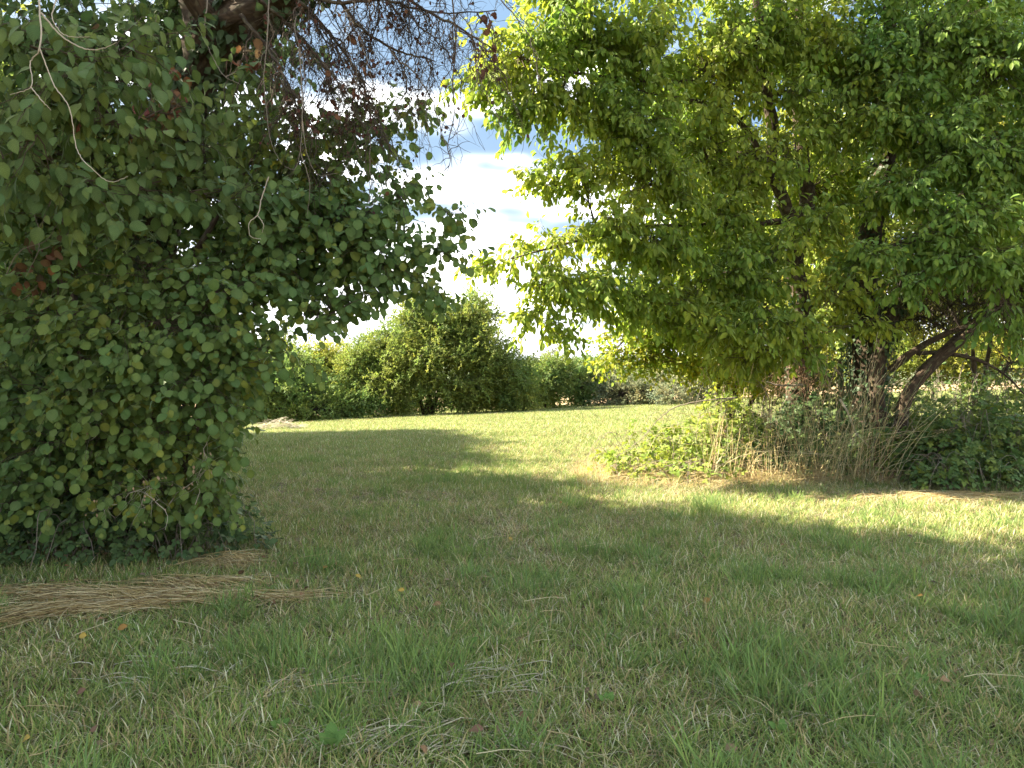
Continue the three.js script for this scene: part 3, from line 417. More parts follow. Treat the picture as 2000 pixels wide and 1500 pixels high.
bramble('bramble_bush', 'dark green bramble thicket below the leaning trunks at right edge', 501, onGround(1850, 12), [[gx(1760, 12.4), -12.4, 0.9, 0.75, 0.7, 700], [gx(1860, 12), -12, 1.0, 1.0, 0.8, 1000], [gx(1960, 11.7), -11.7, 1.0, 1.0, 0.8, 1000], [gx(2060, 11.6), -11.6, 1, 0.9, 0.8, 600], [gx(1900, 11), -11, 0.9, 0.5, 0.5, 500], [gx(1800, 13.2), -13.2, 1.2, 1.15, 0.6, 600], [gx(1950, 12.8), -12.8, 1.2, 1.3, 0.6, 700], [gx(1800, 15), -15, 1.6, 1.7, 0.6, 900], [gx(1980, 15), -15, 1.6, 1.75, 0.6, 900]], leafMat(0.13, 0.215, 0.05, 0.4, 0.35), { parts: 200, tint: [[1, 1, 1], [0.8, 0.9, 0.9], [1.3, 1.15, 0.9], [0.65, 0.8, 0.85], [1.6, 1.3, 0.9]] });
bramble('bramble_bush', 'bramble mound in lighter sunlit tint sloping down to the meadow left of tall grass', 502, onGround(1330, 12.6), [[gx(1285, 12.8), -12.8, 1.0, 0.7, 0.7, 270], [gx(1370, 12.9), -12.9, 0.9, 0.95, 0.7, 430], [gx(1215, 13), -13, 0.7, 0.4, 0.6, 100], [gx(1430, 13), -13, 0.7, 1.3, 0.7, 520], [gx(1350, 12.1), -12.1, 1.0, 0.35, 0.5, 120], [gx(1250, 12.3), -12.3, 0.9, 0.22, 0.5, 70]], leafMat(0.27, 0.37, 0.055, 0.5, 0.3), { parts: 150 });  // leaf colour lightened to carry the sunlight on this mound
bramble('bramble_bush', 'bramble in darker shade tint growing among tall dry stems under the twin trunks', 503, onGround(1560, 13), [[gx(1510, 13.2), -13.2, 0.8, 1.2, 0.6, 650], [gx(1590, 13.2), -13.2, 0.8, 1.1, 0.6, 600], [gx(1670, 13), -13, 0.8, 1.0, 0.6, 600], [gx(1580, 12.5), -12.5, 1, 0.4, 0.4, 300], [gx(1620, 14.8), -14.8, 1.5, 1.9, 0.6, 1200]], leafMat(0.1, 0.17, 0.05, 0.4, 0.35), { parts: 80 });  // darker copy of the bramble leaf colour, shade under the trunks painted in

// ---------------------------------------------------------------- left: hazel, leaning tree, hanging dead vine, bramble
{
  const g = thing('hazel_bush', 'big hazel bush with round toothed leaves filling the left side', 'bush', onGround(300, 7.2)), P = new Plant(g, 601), b = g.position.clone(), HM = [0.145, 0.235, 0.055];
  P.stem([b.clone().add(V(0, -0.1, 0)), at(292, 860, 7.1), at(300, 760, 7), at(330, 600, 7), at(420, 430, 7), at(500, 300, 7)], [0.05, 0.045, 0.04, 0.035, 0.025, 0.012], bark, 'stem', 9, 24);
  P.stem([b.clone().add(V(-0.15, -0.1, 0.05)), at(200, 860, 7.2), at(160, 700, 7), at(140, 540, 7), at(120, 380, 7)], [0.045, 0.04, 0.035, 0.025, 0.012], bark, 'stem', 9, 24);
  P.stem([b.clone().add(V(0.15, -0.1, 0.1)), at(380, 840, 7), at(420, 700, 6.9), at(520, 570, 6.8), at(640, 480, 6.8), at(780, 430, 6.8)], [0.045, 0.035, 0.03, 0.025, 0.02, 0.008], bark, 'stem', 9, 24);
  P.stem([b.clone().add(V(0.1, -0.1, -0.1)), at(340, 800, 7.4), at(390, 640, 7.5), at(520, 440, 7.4), at(640, 330, 7.3), at(740, 260, 7.2)], [0.045, 0.035, 0.03, 0.025, 0.018, 0.008], bark, 'stem', 9, 24);
  P.crown([
    B(90, 620, 6.2, 130, 110, 0.45, 20), B(230, 640, 6.1, 130, 100, 0.45, 20), B(370, 640, 6.1, 120, 90, 0.4, 19), B(300, 530, 6.2, 140, 80, 0.4, 18), B(150, 500, 6.3, 120, 80, 0.4, 14), B(450, 560, 6.2, 130, 80, 0.4, 20), B(90, 760, 6.3, 110, 70, 0.4, 13), B(240, 760, 6.2, 120, 70, 0.4, 15), B(370, 750, 6.2, 110, 60, 0.4, 15), B(480, 690, 6.3, 90, 55, 0.35, 13), B(560, 690, 6.4, 60, 40, 0.3, 7), B(430, 810, 6.3, 60, 40, 0.3, 6), B(330, 850, 6.4, 90, 45, 0.35, 9), B(180, 860, 6.4, 110, 60, 0.4, 11), B(60, 880, 6.4, 90, 60, 0.4, 8), B(380, 920, 6.4, 60, 40, 0.3, 6), B(230, 950, 6.3, 110, 40, 0.35, 9),
    B(560, 500, 6.5, 120, 60, 0.4, 26), B(640, 430, 6.6, 110, 60, 0.4, 22), B(560, 390, 6.6, 110, 60, 0.4, 20), B(700, 500, 6.6, 90, 40, 0.35, 16), B(780, 530, 6.6, 70, 30, 0.3, 10), B(840, 570, 6.6, 55, 14, 0.2, 6), B(740, 420, 6.7, 80, 50, 0.35, 14), B(830, 470, 6.7, 70, 26, 0.3, 9), B(880, 410, 6.7, 40, 16, 0.2, 4), B(900, 490, 6.7, 40, 20, 0.2, 4), B(690, 570, 6.5, 70, 25, 0.3, 10), B(620, 610, 6.5, 60, 25, 0.3, 9), B(660, 330, 6.9, 90, 55, 0.4, 15), B(740, 290, 7, 60, 40, 0.3, 9), B(800, 220, 7.1, 60, 35, 0.3, 8), B(560, 300, 7, 100, 60, 0.4, 15),
    B(620, 250, 7.1, 90, 60, 0.4, 12), B(700, 230, 7.2, 80, 60, 0.4, 11), B(600, 540, 6.9, 110, 60, 0.4, 20), B(690, 470, 7.1, 110, 80, 0.4, 22), B(770, 360, 7.1, 70, 50, 0.35, 10), B(640, 380, 7.2, 110, 80, 0.4, 22), B(520, 230, 7.2, 80, 60, 0.4, 10),
    B(100, 650, 7.6, 200, 160, 0.5, 60), B(330, 600, 7.6, 200, 160, 0.5, 64), B(200, 830, 7.4, 220, 110, 0.4, 55), B(480, 480, 7.6, 150, 120, 0.5, 50), B(120, 420, 7.6, 200, 120, 0.5, 50), B(380, 330, 7.6, 180, 130, 0.5, 55), B(560, 400, 7.5, 120, 100, 0.5, 30), B(430, 680, 7.4, 110, 90, 0.4, 30), B(200, 250, 7.7, 200, 120, 0.5, 40), B(0, 800, 7, 110, 110, 0.5, 40), B(100, 820, 7.8, 160, 100, 0.4, 40), B(350, 820, 7.6, 130, 80, 0.4, 34), B(0, 960, 6.8, 90, 60, 0.4, 20), B(440, 760, 7.2, 60, 50, 0.3, 14), B(410, 870, 6.5, 60, 60, 0.35, 13), B(400, 960, 6.6, 70, 50, 0.35, 13), B(300, 960, 6.5, 90, 60, 0.35, 14), B(130, 960, 6.5, 110, 60, 0.35, 15), B(20, 980, 6.4, 80, 60, 0.35, 10), B(230, 880, 6.9, 160, 90, 0.4, 26)],
    { mult: 1.55, size: 0.82, vary: true, twigStep: 0.09, twigLen: 0.16, leafStep: 0.05, along: 0.35, side: 0.5, droop: 0.55, up: 0.75, out: 0.2, nr: 0.5, face: V(0.1, 0.1, 0.42), boughR: 0.0035, limb: 0.009, bough: 0.15, join: true });
  P.finish(GEO.hazel, leafMat(...HM, 0.45, 0.35), [...CT, [1.7, 1.25, 0.8]], { parts: 300, partMats: tintMats(...HM, 0.45, 0.35, CT) });
}
{
  const g = thing('leaning_tree', 'large tree whose thick trunk leans over the top left corner', 'tree', onGround(250, 8.2)), P = new Plant(g, 602), b = g.position.clone(), LM = [0.135, 0.215, 0.06];
  const trunk = P.stem([b.clone().add(V(0, -0.15, 0)), at(262, 800, 8.1), at(290, 560, 7.9), at(330, 330, 7.7), at(385, 150, 7.4), at(440, 50, 7.1), at(540, -10, 6.8), at(640, -110, 6.6), at(760, -300, 6.6), at(860, -560, 6.8)], [0.27, 0.25, 0.23, 0.21, 0.2, 0.2, 0.18, 0.15, 0.1, 0.05], bark, 'trunk', 16, 60, 0.7);
  P.stem([at(430, 60, 7.1), at(330, -60, 6.6), at(180, -130, 5.8), at(60, -200, 5.4)], [0.12, 0.09, 0.07, 0.04], bark, 'limb', 10, 20);
  P.stem([at(400, 120, 7.4), at(330, -120, 7.8), at(60, -340, 8.4), at(-100, -600, 9)], [0.14, 0.11, 0.08, 0.04], bark, 'limb', 10, 20);
  P.crown([
    B(60, 90, 4.9, 110, 90, 0.35, 8), B(190, 120, 5.0, 110, 80, 0.35, 8), B(320, 90, 5.6, 110, 80, 0.4, 8), B(90, 230, 5.0, 110, 70, 0.35, 8), B(230, 250, 5.3, 120, 80, 0.4, 10), B(360, 220, 5.8, 90, 70, 0.4, 8), B(60, 360, 5.2, 90, 60, 0.35, 7), B(200, 380, 5.5, 120, 60, 0.35, 9), B(400, 300, 6.2, 90, 70, 0.4, 8), B(480, 190, 6.6, 70, 70, 0.35, 6), B(330, 380, 5.9, 90, 50, 0.35, 7), B(480, 400, 6.2, 80, 60, 0.35, 7),
    B(-110, 250, 5.6, 130, 300, 0.6, 26), B(150, 100, 7.8, 240, 150, 0.6, 60), B(380, 60, 8.4, 180, 130, 0.6, 50), B(60, 330, 7.8, 160, 160, 0.5, 40), B(330, 250, 8.2, 160, 120, 0.5, 40), B(520, 120, 8.2, 120, 90, 0.5, 16)],
    { mult: 1.3, size: 0.88, twigStep: 0.13, twigLen: 0.2, leafStep: 0.06, along: 0.35, side: 0.5, droop: 0.65, up: 0.75, out: 0.2, nr: 0.5, face: V(0.1, 0.05, 0.45), boughR: 0.004, limb: 0.01, join: true });
  // the high crown above the frame, which keeps the foreground in shade
  const H = (x, y, d, rx, ry, n) => ({ c: V(x, y, -d), r: [rx, ry, rx], n });
  P.crown([H(-5.5, 7.5, 7.5, 2.2, 1.3, 44), H(-3.2, 8.2, 7, 2.2, 1.4, 48), H(-7.5, 6.2, 8, 2, 1.4, 40), H(-1.5, 7.6, 6.4, 1.8, 1.1, 34), H(-6, 9.5, 8, 2.2, 1.4, 40), H(-4, 5.8, 9, 1.6, 0.9, 20), H(-8.5, 4.2, 8.5, 2, 1.5, 36), H(-9, 8, 9, 2, 1.6, 36), H(-6.5, 6.5, 5.5, 1.8, 1.2, 34), H(-4.6, 7, 4.6, 1.8, 1.1, 34), H(-7, 4.6, 6, 1.6, 1.3, 28)], { twigStep: 0.25, twigLen: 0.3, leafStep: 0.07, along: 0.35, side: 0.5, droop: 0.5, up: 0.9, out: 0.1, nr: 0.4, boughR: 0.006, limb: 0.014, join: true });
  P.finish(GEO.lime, leafMat(...LM, 0.45, 0.3), CT, { parts: 300, partMats: tintMats(...LM, 0.45, 0.3, CT) });
  const r = rng(6021);
  for (let i = 0; i < 1900; i++) { const k = 12 + Math.floor(r() * 38), p = trunk[k].clone().lerp(trunk[k + 1], r()), t = trunk[k + 1].clone().sub(trunk[k]).normalize(), out = rv(r); out.addScaledVector(t, -out.dot(t)).normalize(); if (noise(k * 0.35, Math.atan2(out.y, out.z) * 1.2, 77) < 0.36) continue; P.leaf(p.addScaledVector(out, 0.21 + 0.12 * r() * r()), V(0, -0.9, 0).add(rv(r, 0.6)).addScaledVector(out, 0.3), out.clone().add(V(0, 0.4, 0)).add(rv(r, 0.4)), 0.7 + 0.7 * r(), [1, 1, 1]); }
  P.finish(GEO.ivy, leafMat(0.05, 0.095, 0.035, 0.3, 0.35), CT, { name: 'ivy' });
  // brown clumps of withered leaves caught on the trunk
  for (const [px, py, d, n] of [[325, 160, 6.6, 40], [310, 215, 6.5, 45], [290, 268, 6.4, 12], [150, 60, 5.6, 10], [130, 190, 5.4, 14], [60, 540, 6.1, 22], [90, 480, 6.1, 16], [480, 100, 6.5, 16]]) for (let i = 0; i < n; i++) { const p = at(px, py, d).add(rv(r, 0.13)); P.leaf(p, V(0, -1, 0).add(rv(r, 0.9)), rv(r), 0.5 + 0.5 * r(), [1, 1, 1].map((v) => v * (0.7 + 0.6 * r()))); }
  P.finish(GEO.lime, leafMat(0.2, 0.12, 0.065, 0.3, 0), CT, { name: 'withered_leaves' });
}
function strand(r, s, e, sag, r0, twigs, gb, n = 12) {
  const ph = r() * 6.28, fr = 5 + 6 * r(), am = 0.012 + 0.03 * r(), pts = wobble(bez(s, s.clone().lerp(e, 0.5).add(sag), e, n), r, 0.012 * s.distanceTo(e) + 0.005).map((p, i) => (i ? p.add(V(Math.sin(ph + i / n * fr) * am, 0, Math.cos(ph + i / n * fr) * am)) : p));
  gb.tube(pts, (t) => lerp(r0, r0 * 0.35, t), 5);
  for (let i = 0; i < twigs; i++) { const k = 2 + Math.floor(r() * (n - 2)), p = pts[k], d = rv(r, 1); d.y -= 0.45; d.z *= 0.5; d.setLength(0.06 + 0.22 * r()); const q = p.clone().add(d); gb.tube(wobble(bez(p, p.clone().lerp(q, 0.5).add(rv(r, 0.03)), q, 4), r, 0.008), (t) => lerp(r0 * 0.5, r0 * 0.2, t), 3); }
  return pts;
}
{
  const g = thing('dead_vine', 'curtain of bare brown twining stems hanging before the sky', 'vine', at(740, 0, 6.5)), P = new Plant(g, 603), r = P.r;
  const parents = [[[560, -30], [650, 5], [750, 0], [850, 25], [970, 20]], [[600, -70], [720, -50], [840, -60], [1000, -30]], [[505, 0], [565, 50], [620, 110], [668, 175]], [[640, -40], [700, 50], [770, 95], [850, 120]], [[700, -80], [800, 0], [880, 45], [960, 95]], [[470, 30], [520, 90], [560, 160], [590, 240]], [[560, -20], [640, 60], [700, 150], [725, 225]]].map((run, i) => { const c = wobble(spline(run.map(([x, y]) => at(x, y, 6.2 + 0.5 * r())), 26), r, 0.01); part('parent_branch', new GB().tube(c, (t) => lerp(0.019, 0.005, t), 7, [1, 1, 1], 0.4).geo(), bark, g); return c; });
  for (let i = 0; i < 290; i++) {
    const c = parents[Math.floor(r() * parents.length)], s = c[2 + Math.floor(r() * 24)], len = 0.25 + 1.0 * Math.pow(r(), 1.7), e = s.clone().add(V((r() - 0.42) * 0.9 * len, -len, (r() - 0.5) * 0.4)), gb = new GB();
    const pts = strand(r, s, e, V((r() - 0.3) * 0.45 * len, 0.18 * len * (r() - 0.2), (r() - 0.5) * 0.2), 0.0032 + 0.005 * Math.pow(r(), 3), 10, gb, 16);
    part('strand', gb.geo(), r() < 0.12 ? greyTwig : r() < 0.5 ? darkTwig : twigMat, g);
    const nl = Math.floor(6 * r()); for (let j = 0; j < nl; j++) { const p = pts[3 + Math.floor(r() * 12)].clone().add(rv(r, 0.05)); P.leaf(p, V(0, -1, 0).add(rv(r, 0.7)), rv(r), 0.16 + 0.25 * r(), [1, 1, 1].map(() => 0.7 + 0.5 * r())); }
  }
  for (const [px, py, n] of [[715, 110, 14], [690, 60, 8], [740, 130, 14], [705, 190, 12], [650, 150, 8], [930, 130, 10], [760, 40, 10], [960, 40, 14], [560, 200, 12], [640, 210, 14], [950, 90, 10], [600, 250, 14], [680, 240, 10]]) for (let i = 0; i < n; i++) P.leaf(at(px + 40 * (r() - 0.5), py + 40 * (r() - 0.5), 6.2 + 0.5 * r()), V(0, -1, 0).add(rv(r, 0.8)), rv(r), 0.28 + 0.4 * r(), [1, 1, 1]);
  const long = new GB(); { const c = spline([at(880, -40, 6.3), at(890, 90, 6.3), at(884, 160, 6.3), at(887, 225, 6.3), at(874, 290, 6.3), at(880, 310, 6.3), at(868, 350, 6.3), at(855, 395, 6.3)], 34); long.tube(c, (t) => lerp(0.007, 0.0018, t), 6); for (const [k, x, y] of [[18, 915, 250], [21, 918, 277], [16, 845, 260], [22, 840, 285], [26, 842, 392], [24, 838, 330]]) { const q = at(x, y, 6.3); long.tube(wobble(bez(c[k], c[k].clone().lerp(q, 0.6).add(V(0, 0.03, 0)), q, 6), r, 0.012), (t) => lerp(0.0035, 0.0012, t), 4); } }
  part('strand', long.geo(), twigMat, g);
  P.finish(GEO.hazel, leafMat(0.13, 0.06, 0.04, 0.35, 0), CT, { name: 'withered_leaves', parts: 60, leafName: 'withered_leaf', partMats: [leafMat(0.13, 0.06, 0.04, 0.35, 0), leafMat(0.17, 0.08, 0.04, 0.35, 0)] });
}
// pale bare twigs hanging in front of the leaves
[['longest pale bare twig hanging down at the far left', 4.5, [[75, -20], [78, 95], [60, 120], [60, 170], [20, 185]], [[78, 95], [105, 165], [135, 210], [150, 290], [175, 325], [215, 355], [250, 345]], [[60, 170], [85, 200], [100, 215]]],
  ['pale curved twig arching across top left leaves', 4.6, [[80, 25], [120, 70], [165, 95], [200, 95], [228, 83]], [[110, 0], [102, 35], [130, 70], [175, 72]]],
  ['pale forked twig hanging at the hazel branch end', 5.9, [[525, 345], [510, 390], [503, 420], [487, 435], [490, 462], [510, 467]], [[503, 420], [515, 440], [512, 455]]],
  ['thin wavy pale twig hanging beside the trunk', 5.8, [[405, 0], [400, 70], [420, 120], [440, 150], [470, 165]], [[440, 150], [460, 140]]],
  ['long pale brown twig dropping past the trunk foot of vine', 6.0, [[525, -20], [522, 80], [515, 150], [520, 210], [530, 280], [550, 320]], [[515, 150], [500, 180]]],
  ['slender grey twig curling in the middle of the vine', 6.1, [[585, 100], [590, 200], [588, 280], [575, 330], [555, 325]], [[590, 230], [600, 300], [620, 340], [660, 338]], [[588, 300], [605, 360], [600, 420]]],
  ['small brown forked twig low among left hazel leaves', 5.9, [[100, 390], [78, 450], [75, 490], [50, 540]], [[75, 490], [100, 480]], [[78, 450], [60, 400]]],
  ['tangled brown twig over dead leaves at left edge', 5.9, [[10, 330], [40, 290], [35, 250]], [[40, 290], [60, 280]], [[10, 540], [40, 490], [90, 470], [110, 440]]],
].forEach(([label, d, ...runs], i) => { const r = rng(650 + i), g = thing('bare_twig', label, 'twig', at(...runs[0][0], d), 'bare twigs on the left'); runs.forEach((run, k) => part(k ? 'side_twig' : 'main_twig', new GB().tube(wobble(spline(run.map(([x, y]) => at(x, y, d + 0.1 * (r() - 0.5))), 8 * run.length), r, 0.0025), (t) => lerp(k ? 0.004 : 0.0055, 0.0016, t), 6).geo(), i === 2 || i < 2 ? paleTwig : greyTwig, g)); });
bramble('bramble_bush', 'low dark bramble at the foot of the hazel bush', 504, onGround(250, 6.6), [[gx(60, 6.7), -6.7, 0.8, 0.5, 0.45, 330], [gx(200, 6.7), -6.7, 0.7, 0.5, 0.42, 300], [gx(330, 6.8), -6.8, 0.6, 0.42, 0.4, 230], [gx(430, 7.1), -7.1, 0.5, 0.36, 0.4, 150], [gx(-60, 6.6), -6.6, 0.7, 0.5, 0.5, 200], [gx(120, 7.2), -7.2, 1.1, 0.9, 0.4, 300], [gx(340, 7.4), -7.4, 0.8, 0.8, 0.4, 220]], leafMat(0.085, 0.155, 0.05, 0.4, 0.35), { parts: 220, size: 0.85 });

// ---------------------------------------------------------------- dry stems, dead branches, hay
const strawMats = [strawMat(0.58, 0.46, 0.22), strawMat(0.48, 0.37, 0.17), strawMat(0.62, 0.53, 0.31), strawMat(0.36, 0.27, 0.13)];
function tallGrass(label, seed, px, d, spread, n, hmin, hmax, lean) {
  const g = thing('tall_grass_clump', label, 'dry grass', onGround(px, d), 'tall dry grass under the cherry'), r = rng(seed);
  for (let i = 0; i < n; i++) {
    const x = (r() - 0.5) * spread, z = (r() - 0.5) * 0.5, h = lerp(hmin, hmax, r()), bow = r() < 0.35 ? 0.5 + 0.7 * r() : 0, a = lean + (r() - 0.5) * 0.8 + bow * (r() < 0.5 ? -1 : 1), s = V(x, ground(g.position.x + x, g.position.z + z) - g.position.y - 0.03, z), e = V(x + Math.sin(a) * h, Math.cos(a) * h, z + (r() - 0.3) * 0.4 * h), mid = s.clone().lerp(e, 0.55).add(V(-Math.sin(a) * h * (0.16 + 0.3 * bow), h * (0.06 + 0.22 * bow), 0)), pts = bez(s, mid, e, 7), gb = new GB();
    gb.tube(pts, (t) => lerp(0.004, 0.0018, t), 4);
    const dir = pts[7].clone().sub(pts[6]).normalize(); if (r() < 0.8) for (let k = 0; k < 9; k++) { const q = pts[7].clone().addScaledVector(dir, -0.02 * k + 0.02), w = rv(r, 0.012), f = q.clone().addScaledVector(dir, 0.03).add(w); gb.tube([q, q.clone().lerp(f, 0.5), f], [0.001, 0.005, 0.0008], 3); }
    if (r() < 0.7) { const k = 1 + Math.floor(r() * 4), q = pts[k], f = q.clone().add(V((r() - 0.5) * 0.3, 0.1 - 0.25 * r(), (r() - 0.5) * 0.3)); gb.tube([q, q.clone().lerp(f, 0.5).add(V(0, 0.08, 0)), f], [0.003, 0.003, 0.0008], 3); }
    part('grass_stem', gb.geo(), r() < 0.25 && lean < 0.2 ? greenStem : [...strawMats, ...strawMats, greenStem, rustStem][Math.floor(r() * 10)], g, true);
  }
}
const greenStem = strawMat(0.24, 0.28, 0.11), rustStem = strawMat(0.26, 0.14, 0.08);
tallGrass('tall upright straw stems with seed heads before the ivy trunk', 701, 1640, 11.95, 1.1, 85, 1.3, 2.3, 0.14);
tallGrass('leaning tan grass stems fanned out toward the bramble thicket', 702, 1700, 11.9, 0.8, 36, 1.2, 2.2, 0.4);
tallGrass('shorter drooping straw stems below the horizontal dead branch', 703, 1470, 12, 1.6, 85, 1.0, 1.9, 0.02);
tallGrass('sparse reddish dry stems between the two straw clumps', 704, 1560, 11.95, 1.0, 45, 1.0, 1.9, 0.05);
function deadBranch(label, d, runs, rad, mat) { const r = rng(runs[0][0][0]), g = thing('dead_branch', label, 'branch', at(...runs[0][0], d), 'dead branches under the cherry'); runs.forEach((run, k) => part(k ? 'side_branch' : 'main_branch', new GB().tube(wobble(spline(run.map(([x, y]) => at(x, y, d + 0.15 * (r() - 0.5))), 6 * run.length), r, 0.006), (t) => lerp(rad * (k ? 0.6 : 1), rad * 0.3, t), 7, [1, 1, 1], 0.4).geo(), mat, g)); }
deadBranch('pale dead branch leaning down through the straw stems', 12.2, [[[1640, 780], [1655, 805], [1672, 845], [1700, 875]], [[1672, 845], [1662, 880]]], 0.022, paleTwig);
deadBranch('horizontal dead branch caught across the base of twin trunks', 12.8, [[[1625, 716], [1580, 716], [1545, 708], [1525, 698]], [[1640, 730], [1625, 716], [1600, 700]], [[1560, 712], [1530, 725], [1510, 720]]], 0.03, greyTwig);
deadBranch('long bare cane arching from the thicket down to dry bank', 12.3, [[[1440, 776], [1380, 782], [1320, 795], [1290, 815], [1250, 860], [1205, 892]], [[1440, 776], [1400, 790], [1360, 815]]], 0.012, greyTwig);
deadBranch('short broken branch on top of the drooping straw', 12.6, [[[1570, 752], [1520, 752], [1480, 742], [1455, 750]], [[1480, 742], [1500, 775], [1505, 850]]], 0.02, greyTwig);
{ // heap of reddish dead leaves and bark at the tree foot
  const g = thing('dead_leaf_heap', 'rusty heap of dead twigs and fronds at the twin trunk foot', 'leaf heap', onGround(1570, 13)), P = new Plant(g, 710), r = P.r;
  for (let i = 0; i < 260; i++) { const s = at(1570 + 110 * (r() - 0.5), 715 + 60 * (r() - 0.3), 12.9 + 0.4 * (r() - 0.5)), e = s.clone().add(V((r() - 0.5) * 0.7, -0.3 * r(), (r() - 0.5) * 0.4)); P.wood.tube(wobble(bez(s, s.clone().lerp(e, 0.5).add(V(0, 0.07, 0)), e, 4), r, 0.02), (t) => lerp(0.004, 0.0015, t), 3); }
  P.finish(GEO.small, farMat, CT, { twig: woodMat(0.22, 0.13, 0.08) });
}
function hay(name, label, seed, place, n, parts, mats = strawMats) {   // long straws lying on the ground
  const [cx, cz] = place.c, g = thing(name, label, 'straw', V(cx, ground(cx, cz), cz)), r = rng(seed), merged = new GB(); const pr = [];
  for (let i = 0; i < n; i++) {
    const u = Math.sqrt(r()), a = r() * 6.283, x = cx + Math.cos(a) * u * place.rx, z0 = Math.sin(a) * u * place.rz, z = cz + Math.sin(a) * u * place.rz + (x - cx) * (place.tilt ?? 0); if (n > 300 && fbm(x * 2.3, z0 * 4.5, seed, 3) < 0.36 + 0.34 * u * u) continue; const len = lerp(place.l0, place.l1, r()), dir = place.dir + (r() - 0.5) * place.spread + 1.6 * (noise(x * 2.1, z * 2.6, seed + 3) - 0.5), h = 0.012 + place.h * r() * (1 - u * 0.7), P = (t, up) => V(x + Math.cos(dir) * len * t, ground(x + Math.cos(dir) * len * t, z + Math.sin(dir) * len * t) + h + up, z + Math.sin(dir) * len * t);
    const pts = [P(-0.5, -0.012), P(-0.1, 0.05 * len * r()), P(0.25, 0.05 * len * r()), P(0.5, -0.01)].map((p) => p.add(V(0, 0, (r() - 0.5) * 0.05 * len))), rad = 0.0016 + 0.0018 * r();
    if (i < parts) part('straw', new GB().tube(pts, [rad, rad, rad * 0.9, rad * 0.6], 4).geo(), mats[i % mats.length], g); else merged.tube(pts, [rad, rad, rad * 0.9, rad * 0.6], 3, DRY[i % DRY.length].map((v, q) => v * [1.3, 1.2, 0.95][q]));
  }
  if (n > parts) { const m = part('loose_straw', merged.geo(), grassMat, g); m.userData.kind = 'stuff'; }
}
hay('straw_mat', 'flattened mat of long yellow straw before the left bramble', 720, { c: [gx(110, 5.3), -5.3], rx: 1.8, rz: 0.78, tilt: -0.1, l0: 0.2, l1: 0.85, dir: -0.14, spread: 1.0, h: 0.065 }, 3300, 290, [strawMat(0.78, 0.65, 0.35), strawMat(0.68, 0.54, 0.27), strawMat(0.8, 0.71, 0.46), strawMat(0.5, 0.38, 0.2)]);
hay('straw_mat', 'small heap of pale hay at the bramble corner', 721, { c: [gx(440, 6.5), -6.5], rx: 0.4, rz: 0.25, l0: 0.15, l1: 0.4, dir: 0.6, spread: 2.6, h: 0.12 }, 420, 60);
hay('straw_mat', 'strip of mown hay along the foot of right bramble thicket', 722, { c: [gx(1880, 10.2), -10.2], rx: 2.2, rz: 0.4, l0: 0.25, l1: 0.7, dir: 0.1, spread: 1.4, h: 0.08 }, 650, 120);
hay('straw_mat', 'sunlit dry straw on the bank before the bramble mound', 723, { c: [gx(1330, 12), -12], rx: 1.7, rz: 0.55, l0: 0.2, l1: 0.6, dir: 0.3, spread: 3, h: 0.2 }, 520, 120, [strawMat(0.6, 0.48, 0.26), strawMat(0.55, 0.4, 0.22), strawMat(0.5, 0.33, 0.18)]);
hay('straw_mat', 'flattened straw fringe under tall stems beside the trunks', 724, { c: [gx(1560, 12.1), -12.1], rx: 1.4, rz: 0.4, l0: 0.3, l1: 0.7, dir: 0.8, spread: 3, h: 0.3 }, 320, 100, [strawMat(0.66, 0.52, 0.27), strawMat(0.6, 0.44, 0.22)]);
hay('straw_mat', 'combed swath of grey straw in the near left grass', 725, { c: [gx(640, 3.8), -3.8], rx: 0.4, rz: 0.26, l0: 0.12, l1: 0.4, dir: -0.7, spread: 1.5, h: 0.04 }, 46, 46, [strawMat(0.5, 0.46, 0.34), strawMat(0.42, 0.38, 0.26)]);
hay('straw_mat', 'combed swath of grey straw in the middle of near grass', 726, { c: [gx(960, 3.9), -3.9], rx: 0.34, rz: 0.22, l0: 0.12, l1: 0.4, dir: -0.75, spread: 1.5, h: 0.04 }, 34, 34, [strawMat(0.5, 0.46, 0.34), strawMat(0.42, 0.38, 0.26)]);
hay('straw_mat', 'long straws lying along the bottom edge of the picture', 727, { c: [gx(850, 3.25), -3.25], rx: 0.6, rz: 0.13, l0: 0.2, l1: 0.5, dir: -0.15, spread: 1.6, h: 0.04 }, 46, 46, [strawMat(0.5, 0.44, 0.3), strawMat(0.42, 0.36, 0.24)]);
hay('straw_mat', 'fan of bleached stubble stems in the left foreground', 728, { c: [gx(330, 4.1), -4.1], rx: 0.5, rz: 0.3, l0: 0.12, l1: 0.3, dir: 0.9, spread: 1.4, h: 0.05 }, 46, 46, [strawMat(0.62, 0.58, 0.45), strawMat(0.55, 0.5, 0.36)]);
{ // loose pale stalks scattered over the near grass
  const r = rng(730);
  for (let i = 0; i < 40; i++) { const d = 3 + 4.5 * Math.pow(r(), 1.3), px = 40 + 1920 * r(), p = onGround(px, d, 0.05 + 0.04 * r()), a = (r() < 0.6 ? -0.6 : 0.7) + (r() - 0.5) * 1.4, l = 0.14 + 0.26 * r(), v = V(Math.cos(a) * l / 2, (r() - 0.4) * 0.05, Math.sin(a) * l / 2), g = thing('dry_stalk', 'single bleached grass stalk lying loose on the near grass', 'stalk', p, 'loose bleached stalks on the near grass'); part('stem', new GB().tube(wobble(bez(v.clone().negate(), V(0, 0.015, 0).add(rv(r, 0.02)), v, 5), r, 0.003), (t) => lerp(0.0024, 0.0012, t), 4).geo(), strawMats[[0, 2, 2, 1][i % 4]], g, true); }
}
